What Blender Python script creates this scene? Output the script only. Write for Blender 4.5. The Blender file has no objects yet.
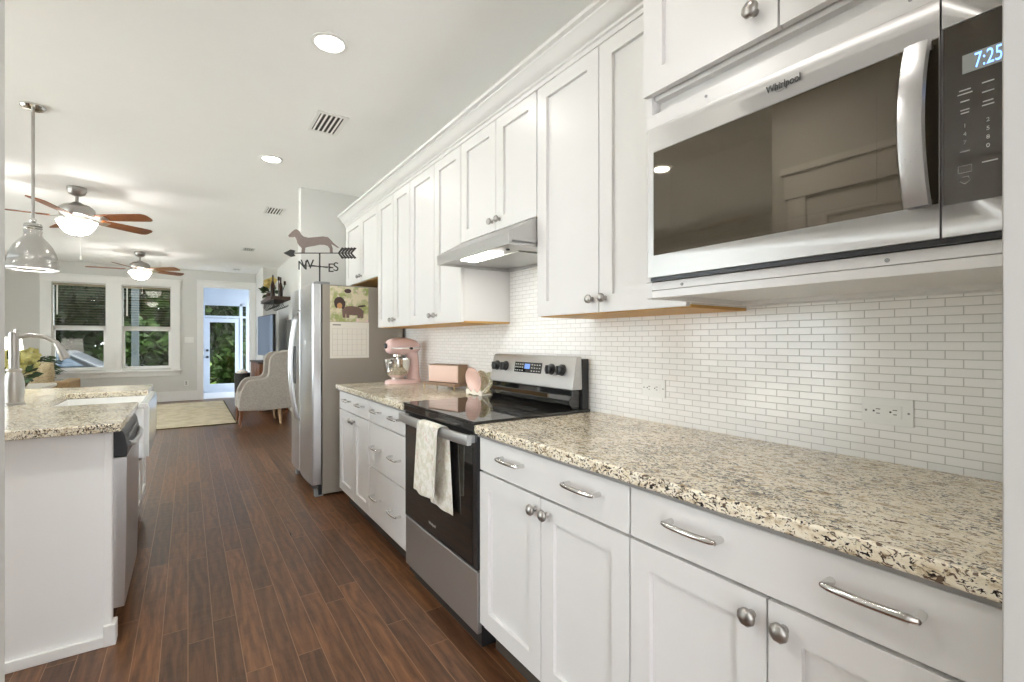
import bpy, bmesh, math, random
from mathutils import Vector, Matrix
random.seed(7)
PI = math.pi
SC = bpy.context.scene
COL = SC.collection

# ------------------------------------------------------------------ camera, world, exposure
THETA = math.atan2(324, 477)                 # the camera is turned this far right of the room's long axis
cam = bpy.data.cameras.new('camera')
cam.sensor_width = 36.0
cam.lens = 477 / 1024 * 36.0
cam.clip_start = 0.01
cam.clip_end = 200
cam_o = bpy.data.objects.new('camera', cam)
cam_o.location = (0, 0, 1.245)
cam_o.rotation_euler = (PI / 2, 0, -THETA)
COL.objects.link(cam_o)
SC.camera = cam_o

vs = SC.view_settings
vs.view_transform = 'Standard'
vs.look = 'None'
vs.gamma = 1
vs.use_curve_mapping = False
vs.exposure = 0.59

world = bpy.data.worlds.new('sky')
SC.world = world
world.use_nodes = True
wn = world.node_tree
bg = wn.nodes['Background']
bg.inputs['Color'].default_value = (0.90, 0.935, 1.0, 1)
bg.inputs['Strength'].default_value = 5.2
try:
    SC.cycles.max_bounces = 10
    SC.cycles.diffuse_bounces = 6
    SC.cycles.glossy_bounces = 4
    SC.cycles.transmission_bounces = 6
    SC.cycles.sample_clamp_indirect = 8
    SC.cycles.use_denoising = True
except Exception:
    pass

sun_l = bpy.data.lights.new('sun', 'SUN')       # stands over the house roof and lights the added bounce patio outside
sun_l.energy = 17.0
sun_l.angle = 0.01
sun_l.color = (1.0, 1.0, 1.0)
sun_o = bpy.data.objects.new('sun', sun_l)
sun_o.rotation_euler = (math.radians(-6), math.radians(12), 0)
sun_o.location = (0, 0, 30)
COL.objects.link(sun_o)

P_DOWN = 1.2        # watts of one recessed downlight
P_FAN = 21.0
P_PENDANT = 5.0
P_HOOD = 0.7
WARM = (1.0, 0.975, 0.95)


# ------------------------------------------------------------------ materials
def srgb(r, g, b):
    f = lambda v: (v / 255 / 12.92) if v / 255 <= 0.04045 else ((v / 255 + 0.055) / 1.055) ** 2.4
    return (f(r), f(g), f(b), 1)


def newmat(name):
    m = bpy.data.materials.new(name)
    m.use_nodes = True
    nt = m.node_tree
    return m, nt, nt.nodes['Principled BSDF']


def N(nt, typ, **kw):
    n = nt.nodes.new(typ)
    for k, v in kw.items():
        if hasattr(n, k):
            setattr(n, k, v)
        else:
            n.inputs[k.replace('_', ' ')].default_value = v
    return n


def L(nt, a, b):
    nt.links.new(a, b)


def simple(name, col, rough=0.5, metal=0.0, ior=1.5, spec=None, noise=0.03, nscale=6, bump=0.0, bscale=60, trans=0.0, alpha=None):
    """a plain paint / plastic / metal with a little procedural variation"""
    m, nt, b = newmat(name)
    tc = N(nt, 'ShaderNodeTexCoord')
    no = N(nt, 'ShaderNodeTexNoise', Scale=nscale, Detail=3.0)
    L(nt, tc.outputs['Object'], no.inputs['Vector'])
    mx = N(nt, 'ShaderNodeMix', data_type='RGBA')
    c = Vector(col[:3])
    mx.inputs['A'].default_value = (*(c * (1 - noise)), 1)
    mx.inputs['B'].default_value = (*[min(1, v) for v in c * (1 + noise)], 1)
    L(nt, no.outputs['Fac'], mx.inputs['Factor'])
    L(nt, mx.outputs['Result'], b.inputs['Base Color'])
    b.inputs['Roughness'].default_value = rough
    b.inputs['Metallic'].default_value = metal
    b.inputs['IOR'].default_value = ior
    if trans:
        b.inputs['Transmission Weight'].default_value = trans
    if bump:
        n2 = N(nt, 'ShaderNodeTexNoise', Scale=bscale, Detail=4.0)
        L(nt, tc.outputs['Object'], n2.inputs['Vector'])
        bp = N(nt, 'ShaderNodeBump', Strength=bump, Distance=0.004)
        L(nt, n2.outputs['Fac'], bp.inputs['Height'])
        L(nt, bp.outputs['Normal'], b.inputs['Normal'])
    return m


def emit(name, col, strength):
    m, nt, b = newmat(name)
    b.inputs['Base Color'].default_value = (*col[:3], 1)
    b.inputs['Emission Color'].default_value = (*col[:3], 1)
    b.inputs['Emission Strength'].default_value = strength
    return m


def brushed(name, col, rough, axis='Y', metal=0.95):
    m, nt, b = newmat(name)
    tc = N(nt, 'ShaderNodeTexCoord')
    mp = N(nt, 'ShaderNodeMapping')
    s = {'X': (1, 160, 160), 'Y': (160, 1, 160), 'Z': (160, 160, 1)}[axis]
    mp.inputs['Scale'].default_value = s
    L(nt, tc.outputs['Object'], mp.inputs['Vector'])
    no = N(nt, 'ShaderNodeTexNoise', Scale=3.0, Detail=2.0)
    L(nt, mp.outputs['Vector'], no.inputs['Vector'])
    mr = N(nt, 'ShaderNodeMapRange')
    mr.inputs['To Min'].default_value = rough * 0.95
    mr.inputs['To Max'].default_value = rough * 1.06
    L(nt, no.outputs['Fac'], mr.inputs['Value'])
    L(nt, mr.outputs['Result'], b.inputs['Roughness'])
    mx = N(nt, 'ShaderNodeMix', data_type='RGBA')
    c = Vector(col[:3])
    mx.inputs['A'].default_value = (*(c * 0.975), 1)
    mx.inputs['B'].default_value = (*[min(1, v) for v in c * 1.025], 1)
    L(nt, no.outputs['Fac'], mx.inputs['Factor'])
    L(nt, mx.outputs['Result'], b.inputs['Base Color'])
    b.inputs['Metallic'].default_value = metal
    return m


def granite():
    m, nt, b = newmat('granite')
    tc = N(nt, 'ShaderNodeTexCoord')
    mp = N(nt, 'ShaderNodeMapping')
    mp.inputs['Scale'].default_value = (1.6, 1.0, 1.5)
    mp.inputs['Rotation'].default_value = (0, 0, 0.5)
    L(nt, tc.outputs['Object'], mp.inputs['Vector'])
    v = mp.outputs['Vector']
    n1 = N(nt, 'ShaderNodeTexNoise', Scale=38.0, Detail=4.0, Roughness=0.65, Distortion=0.6)
    n2 = N(nt, 'ShaderNodeTexNoise', Scale=95.0, Detail=4.0, Roughness=0.6, Distortion=0.8)
    n3 = N(nt, 'ShaderNodeTexNoise', Scale=5.0, Detail=3.0)
    n4 = N(nt, 'ShaderNodeTexNoise', Scale=60.0, Detail=3.0, Roughness=0.55, Distortion=1.5)
    for n in (n1, n2, n3, n4):
        L(nt, v, n.inputs['Vector'])
    r1 = N(nt, 'ShaderNodeValToRGB')
    e = r1.color_ramp.elements
    e[0].position = 0.30; e[0].color = srgb(142, 122, 98)
    e[1].position = 0.588; e[1].color = srgb(242, 234, 214)
    k = e.new(0.39); k.color = srgb(206, 190, 160)
    k = e.new(0.46); k.color = srgb(230, 219, 194)
    L(nt, n1.outputs['Fac'], r1.inputs['Fac'])
    # brown-grey blotches
    r2 = N(nt, 'ShaderNodeValToRGB')
    e = r2.color_ramp.elements
    e[0].position = 0.378; e[0].color = (1, 1, 1, 1)
    e[1].position = 0.425; e[1].color = (0, 0, 0, 1)
    L(nt, n4.outputs['Fac'], r2.inputs['Fac'])
    m1 = N(nt, 'ShaderNodeMix', data_type='RGBA')
    L(nt, r2.outputs['Color'], m1.inputs['Factor'])
    L(nt, r1.outputs['Color'], m1.inputs['A'])
    m1.inputs['B'].default_value = srgb(104, 86, 70)
    # black specks, denser where the slow noise says so
    ad = N(nt, 'ShaderNodeMath', operation='MULTIPLY_ADD')
    L(nt, n3.outputs['Fac'], ad.inputs[0]); ad.inputs[1].default_value = 0.30
    L(nt, n2.outputs['Fac'], ad.inputs[2])
    r3 = N(nt, 'ShaderNodeValToRGB')
    e = r3.color_ramp.elements
    e[0].position = 0.562; e[0].color = (1, 1, 1, 1)
    e[1].position = 0.588; e[1].color = (0, 0, 0, 1)
    L(nt, ad.outputs[0], r3.inputs['Fac'])
    m2 = N(nt, 'ShaderNodeMix', data_type='RGBA')
    L(nt, r3.outputs['Color'], m2.inputs['Factor'])
    L(nt, m1.outputs['Result'], m2.inputs['A'])
    m2.inputs['B'].default_value = srgb(44, 36, 32)
    L(nt, m2.outputs['Result'], b.inputs['Base Color'])
    b.inputs['Roughness'].default_value = 0.16
    return m


def floor_wood():
    m, nt, b = newmat('floor_planks')
    tc = N(nt, 'ShaderNodeTexCoord')
    sx = N(nt, 'ShaderNodeSeparateXYZ')
    L(nt, tc.outputs['Object'], sx.inputs[0])
    cb = N(nt, 'ShaderNodeCombineXYZ')
    L(nt, sx.outputs['Y'], cb.inputs['X'])
    L(nt, sx.outputs['X'], cb.inputs['Y'])
    br = N(nt, 'ShaderNodeTexBrick')
    br.offset = 0.37
    br.offset_frequency = 2
    br.squash = 0.72
    br.squash_frequency = 3
    br.inputs['Color1'].default_value = (0, 0, 0, 1)
    br.inputs['Color2'].default_value = (1, 1, 1, 1)
    br.inputs['Mortar'].default_value = (0.5, 0.5, 0.5, 1)
    br.inputs['Scale'].default_value = 1.0
    br.inputs['Mortar Size'].default_value = 0.0016
    br.inputs['Mortar Smooth'].default_value = 0.3
    br.inputs['Brick Width'].default_value = 1.25
    br.inputs['Row Height'].default_value = 0.090
    L(nt, cb.outputs[0], br.inputs['Vector'])
    rnd = N(nt, 'ShaderNodeSeparateColor')
    L(nt, br.outputs['Color'], rnd.inputs[0])
    # grain coordinates: shifted per plank
    sh = N(nt, 'ShaderNodeVectorMath', operation='SCALE')
    sh.inputs['Scale'].default_value = 17.0
    L(nt, br.outputs['Color'], sh.inputs[0])
    av = N(nt, 'ShaderNodeVectorMath', operation='ADD')
    L(nt, tc.outputs['Object'], av.inputs[0]); L(nt, sh.outputs[0], av.inputs[1])
    mg = N(nt, 'ShaderNodeMapping')
    mg.inputs['Scale'].default_value = (30, 2.2, 1)
    L(nt, av.outputs[0], mg.inputs['Vector'])
    g1 = N(nt, 'ShaderNodeTexNoise', Scale=1.6, Detail=6.0, Roughness=0.65, Distortion=0.6)
    L(nt, mg.outputs[0], g1.inputs['Vector'])
    mw = N(nt, 'ShaderNodeMapping')
    mw.inputs['Scale'].default_value = (7, 2.6, 1)
    L(nt, av.outputs[0], mw.inputs['Vector'])
    wv = N(nt, 'ShaderNodeTexWave', Scale=1.0, Distortion=12.0, Detail=2.0)
    wv.inputs['Detail Scale'].default_value = 0.8
    L(nt, mw.outputs[0], wv.inputs['Vector'])
    base = N(nt, 'ShaderNodeValToRGB')
    e = base.color_ramp.elements
    e[0].position = 0.0; e[0].color = srgb(86, 57, 37)
    e[1].position = 1.0; e[1].color = srgb(121, 83, 54)
    k = e.new(0.5); k.color = srgb(102, 69, 45)
    L(nt, rnd.outputs[0], base.inputs['Fac'])
    gr = N(nt, 'ShaderNodeValToRGB')
    e = gr.color_ramp.elements
    e[0].position = 0.36; e[0].color = (0.46, 0.42, 0.38, 1)
    e[1].position = 0.62; e[1].color = (1.3, 1.28, 1.26, 1)
    L(nt, g1.outputs['Fac'], gr.inputs['Fac'])
    mu = N(nt, 'ShaderNodeMix', data_type='RGBA', blend_type='MULTIPLY')
    mu.inputs['Factor'].default_value = 0.8
    L(nt, base.outputs['Color'], mu.inputs['A']); L(nt, gr.outputs['Color'], mu.inputs['B'])
    wr = N(nt, 'ShaderNodeValToRGB')
    e = wr.color_ramp.elements
    e[0].position = 0.1; e[0].color = (0.62, 0.58, 0.55, 1)
    e[1].position = 0.8; e[1].color = (1.2, 1.2, 1.2, 1)
    L(nt, wv.outputs['Fac'], wr.inputs['Fac'])
    mu2 = N(nt, 'ShaderNodeMix', data_type='RGBA', blend_type='MULTIPLY')
    mu2.inputs['Factor'].default_value = 0.5
    L(nt, mu.outputs['Result'], mu2.inputs['A']); L(nt, wr.outputs['Color'], mu2.inputs['B'])
    se = N(nt, 'ShaderNodeMix', data_type='RGBA')
    L(nt, br.outputs['Fac'], se.inputs['Factor'])
    L(nt, mu2.outputs['Result'], se.inputs['A'])
    se.inputs['B'].default_value = srgb(148, 112, 84)  # glint of the bevelled plank edges painted as a lighter seam colour
    L(nt, se.outputs['Result'], b.inputs['Base Color'])
    # gloss and the hand-scraped waviness
    mr = N(nt, 'ShaderNodeMapRange')
    mr.inputs['To Min'].default_value = 0.22
    mr.inputs['To Max'].default_value = 0.42
    L(nt, g1.outputs['Fac'], mr.inputs['Value'])
    L(nt, mr.outputs['Result'], b.inputs['Roughness'])
    ms = N(nt, 'ShaderNodeMapping')
    ms.inputs['Scale'].default_value = (6, 14, 1)
    L(nt, av.outputs[0], ms.inputs['Vector'])
    wob = N(nt, 'ShaderNodeTexNoise', Scale=1.2, Detail=2.0)
    L(nt, ms.outputs[0], wob.inputs['Vector'])
    b1 = N(nt, 'ShaderNodeBump', Strength=0.25, Distance=0.006)
    L(nt, wob.outputs['Fac'], b1.inputs['Height'])
    b2 = N(nt, 'ShaderNodeBump', Strength=0.35, Distance=0.002, invert=True)
    L(nt, br.outputs['Fac'], b2.inputs['Height']); L(nt, b1.outputs['Normal'], b2.inputs['Normal'])
    L(nt, b2.outputs['Normal'], b.inputs['Normal'])
    b.inputs['IOR'].default_value = 1.5
    return m


def tile():
    m, nt, b = newmat('backsplash_tile')
    tc = N(nt, 'ShaderNodeTexCoord')
    sx = N(nt, 'ShaderNodeSeparateXYZ')
    L(nt, tc.outputs['Object'], sx.inputs[0])
    cb = N(nt, 'ShaderNodeCombineXYZ')
    L(nt, sx.outputs['Y'], cb.inputs['X']); L(nt, sx.outputs['Z'], cb.inputs['Y'])
    br = N(nt, 'ShaderNodeTexBrick')
    br.offset = 0.5
    br.inputs['Color1'].default_value = srgb(246, 244, 240)
    br.inputs['Color2'].default_value = srgb(252, 250, 247)
    br.inputs['Mortar'].default_value = srgb(204, 201, 196)
    br.inputs['Scale'].default_value = 1.0
    br.inputs['Mortar Size'].default_value = 0.0013
    br.inputs['Mortar Smooth'].default_value = 0.35
    br.inputs['Brick Width'].default_value = 0.0695
    br.inputs['Row Height'].default_value = 0.0222
    L(nt, cb.outputs[0], br.inputs['Vector'])
    L(nt, br.outputs['Color'], b.inputs['Base Color'])
    mr = N(nt, 'ShaderNodeMapRange')
    mr.inputs['To Min'].default_value = 0.14
    mr.inputs['To Max'].default_value = 0.8
    L(nt, br.outputs['Fac'], mr.inputs['Value'])
    L(nt, mr.outputs['Result'], b.inputs['Roughness'])
    bp = N(nt, 'ShaderNodeBump', Strength=0.6, Distance=0.0015, invert=True)
    L(nt, br.outputs['Fac'], bp.inputs['Height'])
    L(nt, bp.outputs['Normal'], b.inputs['Normal'])
    return m


def speckle(name, c1, c2, c3, scale, rough=0.9, bump=0.3):
    """woven / printed cloth: two noises over a base colour"""
    m, nt, b = newmat(name)
    tc = N(nt, 'ShaderNodeTexCoord')
    n1 = N(nt, 'ShaderNodeTexNoise', Scale=scale, Detail=3.0, Roughness=0.6)
    n2 = N(nt, 'ShaderNodeTexNoise', Scale=scale * 1.7, Detail=2.0, Distortion=1.0)
    L(nt, tc.outputs['Object'], n1.inputs['Vector']); L(nt, tc.outputs['Object'], n2.inputs['Vector'])
    r = N(nt, 'ShaderNodeValToRGB')
    r.color_ramp.elements[0].position = 0.42; r.color_ramp.elements[0].color = c2
    r.color_ramp.elements[1].position = 0.55; r.color_ramp.elements[1].color = c1
    L(nt, n1.outputs['Fac'], r.inputs['Fac'])
    r2 = N(nt, 'ShaderNodeValToRGB')
    r2.color_ramp.elements[0].position = 0.60; r2.color_ramp.elements[0].color = (0, 0, 0, 1)
    r2.color_ramp.elements[1].position = 0.68; r2.color_ramp.elements[1].color = (1, 1, 1, 1)
    L(nt, n2.outputs['Fac'], r2.inputs['Fac'])
    mx = N(nt, 'ShaderNodeMix', data_type='RGBA')
    L(nt, r2.outputs['Color'], mx.inputs['Factor']); L(nt, r.outputs['Color'], mx.inputs['A'])
    mx.inputs['B'].default_value = c3
    L(nt, mx.outputs['Result'], b.inputs['Base Color'])
    b.inputs['Roughness'].default_value = rough
    bp = N(nt, 'ShaderNodeBump', Strength=bump, Distance=0.002)
    n3 = N(nt, 'ShaderNodeTexNoise', Scale=350.0, Detail=1.0)
    L(nt, tc.outputs['Object'], n3.inputs['Vector'])
    L(nt, n3.outputs['Fac'], bp.inputs['Height']); L(nt, bp.outputs['Normal'], b.inputs['Normal'])
    return m


def glass_mat(name, tint=(1, 1, 1)):
    """thin window glass: mostly clear, a little mirror"""
    m = bpy.data.materials.new(name)
    m.use_nodes = True
    nt = m.node_tree
    nt.nodes.clear()
    out = N(nt, 'ShaderNodeOutputMaterial')
    tr = N(nt, 'ShaderNodeBsdfTransparent', Color=(*tint, 1))
    gl = N(nt, 'ShaderNodeBsdfGlossy', Color=(1, 1, 1, 1), Roughness=0.01)
    fr = N(nt, 'ShaderNodeFresnel', IOR=1.5)
    mx = N(nt, 'ShaderNodeMixShader')
    L(nt, fr.outputs[0], mx.inputs[0]); L(nt, tr.outputs[0], mx.inputs[1]); L(nt, gl.outputs[0], mx.inputs[2])
    L(nt, mx.outputs[0], out.inputs['Surface'])
    return m


def shade_glass(name, col, strength):
    """frosted lamp glass that glows and lets its lamp through"""
    m = bpy.data.materials.new(name)
    m.use_nodes = True
    nt = m.node_tree
    nt.nodes.clear()
    out = N(nt, 'ShaderNodeOutputMaterial')
    tl = N(nt, 'ShaderNodeBsdfTranslucent', Color=(0.9, 0.88, 0.84, 1))
    em = N(nt, 'ShaderNodeEmission', Color=(*col, 1), Strength=strength)
    ad = N(nt, 'ShaderNodeAddShader')
    L(nt, tl.outputs[0], ad.inputs[0]); L(nt, em.outputs[0], ad.inputs[1])
    L(nt, ad.outputs[0], out.inputs['Surface'])
    return m


M = {}
M['cab'] = simple('cabinet_white_paint', srgb(224, 222, 219), 0.28, noise=0.01)
M['trimw'] = simple('trim_white_paint', srgb(246, 245, 242), 0.32, noise=0.01)
M['wall'] = simple('wall_paint', srgb(222, 221, 217), 0.75, noise=0.012, bump=0.05, bscale=250)
M['ceil'] = simple('ceiling_paint', srgb(250, 249, 247), 0.85, noise=0.012, bump=0.05, bscale=200)
M['vest'] = simple('vestibule_daylight_blue', srgb(182, 193, 205), 0.6, noise=0.015)  # blue cast of the daylight put into the paint colour
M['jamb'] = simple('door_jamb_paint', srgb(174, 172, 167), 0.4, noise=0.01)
M['panel_lit'] = simple('island_panel_lit_white', srgb(250, 249, 247), 0.38, noise=0.01)  # cabinet white made lighter to stand in for light on the end panel
M['maple'] = simple('maple_underside', srgb(205, 158, 84), 0.5, noise=0.12, nscale=9)
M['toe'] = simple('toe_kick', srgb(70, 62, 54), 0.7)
M['granite'] = granite()
M['floor'] = floor_wood()
M['tile'] = tile()
M['strip'] = simple('counter_strip', srgb(150, 148, 145), 0.5)
M['steel'] = brushed('stainless_steel', (0.53, 0.52, 0.505), 0.38, 'Y', 0.9)
M['steelz'] = brushed('stainless_steel_upright', (0.62, 0.62, 0.62), 0.28, 'Z')
M['nickel'] = brushed('brushed_nickel', (0.42, 0.40, 0.375), 0.34, 'Z')
M['chrome'] = simple('polished_steel', (0.72, 0.71, 0.69), 0.16, 1.0, noise=0.02)
M['fridgeside'] = simple('fridge_side_paint', srgb(158, 150, 138), 0.42, noise=0.015, bump=0.08, bscale=300)
M['blackglass'] = simple('black_glass', (0.012, 0.012, 0.012, 1), 0.035, ior=1.75, noise=0.0)
M['ovenglass'] = simple('oven_glass', (0.012, 0.011, 0.010, 1), 0.04, ior=1.6, noise=0.0)
M['mwglass'] = simple('microwave_glass', (0.030, 0.024, 0.016, 1), 0.03, ior=2.0, noise=0.0)
M['mwglass'].node_tree.nodes['Principled BSDF'].inputs['Specular Tint'].default_value = (1.0, 0.90, 0.74, 1)
M['mwpanel'] = simple('microwave_panel', (0.045, 0.036, 0.026, 1), 0.05, ior=1.8, noise=0.0)
M['black'] = simple('black_plastic', (0.018, 0.018, 0.019, 1), 0.32, noise=0.05)
M['blackm'] = simple('black_iron', (0.02, 0.018, 0.016, 1), 0.5, noise=0.1)
M['grey'] = simple('grey_plastic', srgb(150, 150, 150), 0.5)
M['lcd'] = emit('lcd_face', (0.20, 0.21, 0.19), 0.25)
M['lcdblue'] = emit('lcd_digit', (0.22, 0.45, 1.0), 1.5)
M['mark'] = simple('panel_marking', srgb(205, 205, 200), 0.5, noise=0.0)
M['logo'] = simple('logo_grey', srgb(62, 60, 58), 0.5, 0.0, noise=0.0)
M['logol'] = simple('logo_silver', srgb(190, 188, 184), 0.35, 0.3, noise=0.0)
M['plate_white'] = simple('white_plastic', srgb(240, 239, 235), 0.35, noise=0.0)
M['slot'] = simple('dark_slot', (0.03, 0.03, 0.03, 1), 0.6, noise=0.0)
M['pink'] = simple('pink_enamel', srgb(238, 206, 200), 0.16, ior=1.5, noise=0.01)
M['pinkbox'] = simple('pink_gloss', srgb(238, 204, 184), 0.22, noise=0.03)
M['taupewood'] = simple('taupe_wood', srgb(150, 122, 98), 0.5, noise=0.1, nscale=20)
M['brass'] = simple('pale_brass', (0.62, 0.50, 0.30, 1), 0.3, 0.9, noise=0.02)
M['pinkplate'] = simple('pink_ceramic', srgb(234, 198, 186), 0.2, noise=0.04, nscale=40)
M['cream'] = simple('cream_ceramic', srgb(240, 234, 220), 0.25, noise=0.02)
M['floral'] = speckle('floral_ceramic', srgb(232, 228, 210), srgb(196, 192, 150), srgb(150, 120, 100), 60, 0.3, 0.02)
M['towel'] = speckle('printed_towel', srgb(230, 226, 216), srgb(210, 206, 188), srgb(214, 190, 174), 30)
M['sink'] = simple('white_fireclay', srgb(246, 246, 243), 0.10, noise=0.0)
M['copper'] = simple('aged_bronze', srgb(124, 110, 104), 0.55, 0.3, noise=0.12, nscale=30)
M['fanbrown'] = simple('fan_blade_brown', srgb(132, 74, 32), 0.4, noise=0.2, nscale=25)
M['lens'] = emit('led_lens', (1.0, 0.96, 0.88), 14.0)
M['hoodlens'] = emit('hood_lamp_lens', (1.0, 0.97, 0.9), 5.0)
M['bowl'] = shade_glass('frosted_bowl', (1.0, 0.95, 0.86), 2.2)
M['pendin'] = emit('pendant_lamp', (1.0, 0.95, 0.86), 4.0)
M['shadewhite'] = simple('white_enamel_inside', srgb(245, 243, 238), 0.4, noise=0.0)
M['ventdark'] = simple('vent_dark', srgb(70, 67, 62), 0.8)
M['rug'] = speckle('woven_rug', srgb(214, 202, 176), srgb(198, 185, 156), srgb(208, 192, 146), 5, 0.95, 0.5)
M['rugedge'] = simple('rug_binding', srgb(96, 82, 52), 0.9)
M['chairgrey'] = speckle('grey_upholstery', srgb(176, 168, 158), srgb(164, 156, 146), srgb(182, 174, 164), 60, 0.95, 0.4)
M['lightwood'] = simple('light_wood', srgb(196, 164, 128), 0.5, noise=0.1, nscale=15)
M['brownwood'] = simple('brown_wood', srgb(112, 66, 36), 0.45, noise=0.18, nscale=14)
M['darkwood'] = simple('dark_wood', srgb(66, 44, 30), 0.5, noise=0.2, nscale=18)
M['tvscreen'] = simple('tv_screen', (0.02, 0.022, 0.022, 1), 0.05, ior=1.7, noise=0.0)
M['leaf'] = simple('leaf_green', srgb(30, 44, 14), 0.6, noise=0.4, nscale=3)
M['leafdark'] = simple('leaf_dark', srgb(22, 30, 15), 0.6, noise=0.4, nscale=4)
M['leafpot'] = simple('leaf_houseplant', srgb(52, 74, 38), 0.5, noise=0.3, nscale=9)
M['grass'] = simple('lawn', srgb(52, 66, 26), 0.9, noise=0.35, nscale=3)
M['mulch'] = simple('mulch', srgb(54, 40, 28), 0.95, noise=0.3, nscale=8)
M['bark'] = simple('bark', srgb(40, 33, 27), 0.9, noise=0.3, nscale=8)
M['petal'] = simple('hydrangea_petal', srgb(206, 200, 132), 0.6, noise=0.15, nscale=18)
M['petaly'] = simple('yellow_petal', srgb(226, 206, 130), 0.6, noise=0.1, nscale=18)
M['vase'] = simple('brown_glaze', srgb(84, 62, 46), 0.3, noise=0.1)
M['bottle'] = simple('dark_bottle', srgb(54, 34, 22), 0.12, noise=0.05)
M['pillow'] = speckle('linen_pillow', srgb(196, 182, 150), srgb(176, 160, 126), srgb(206, 194, 166), 40, 0.95, 0.4)
M['sofa'] = speckle('tan_sofa', srgb(158, 132, 96), srgb(144, 118, 84), srgb(166, 142, 108), 40, 0.95, 0.4)
M['lampshade'] = shade_glass('linen_shade', (1.0, 0.96, 0.9), 0.75)
M['glass'] = glass_mat('window_glass', (0.93, 0.96, 0.95))
M['carpaint'] = simple('car_paint', (0.012, 0.014, 0.017, 1), 0.45, ior=1.3, noise=0.0)
M['carglass'] = simple('car_glass', (0.05, 0.07, 0.10, 1), 0.05, ior=1.6, noise=0.0)
M['rubber'] = simple('rubber', (0.02, 0.02, 0.02, 1), 0.8)
M['slat'] = simple('blind_slat', srgb(150, 140, 118), 0.5, noise=0.0)
M['silver'] = simple('mixer_bowl_steel', (0.75, 0.73, 0.68), 0.12, 1.0, noise=0.01)
M['paper'] = simple('calendar_paper', srgb(238, 232, 220), 0.8, noise=0.01)
M['meadow'] = speckle('meadow_print', srgb(222, 212, 182), srgb(164, 172, 110), srgb(236, 208, 204), 12, 0.7, 0.0)
M['printbrown'] = simple('dog_print_brown', srgb(120, 98, 88), 0.7, noise=0.25, nscale=90)
M['printdark'] = simple('dog_print_dark', srgb(74, 56, 52), 0.7, noise=0.2, nscale=90)
M['printtan'] = simple('dog_print_tan', srgb(200, 150, 98), 0.7, noise=0.1, nscale=90)
M['ink'] = simple('ink', srgb(186, 178, 168), 0.8, noise=0.0)
M['artgrey'] = simple('grey_panel', srgb(104, 102, 99), 0.6, noise=0.03)
M['vfloor_lit'] = simple('vestibule_floor_sunlit', srgb(206, 208, 212), 0.35, noise=0.02)  # brightness of the sunlit floor put into this pale colour


for _n in ('leaf', 'leafdark', 'grass', 'mulch'):
    M[_n].node_tree.nodes['Principled BSDF'].inputs['Specular IOR Level'].default_value = 0.05

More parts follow.
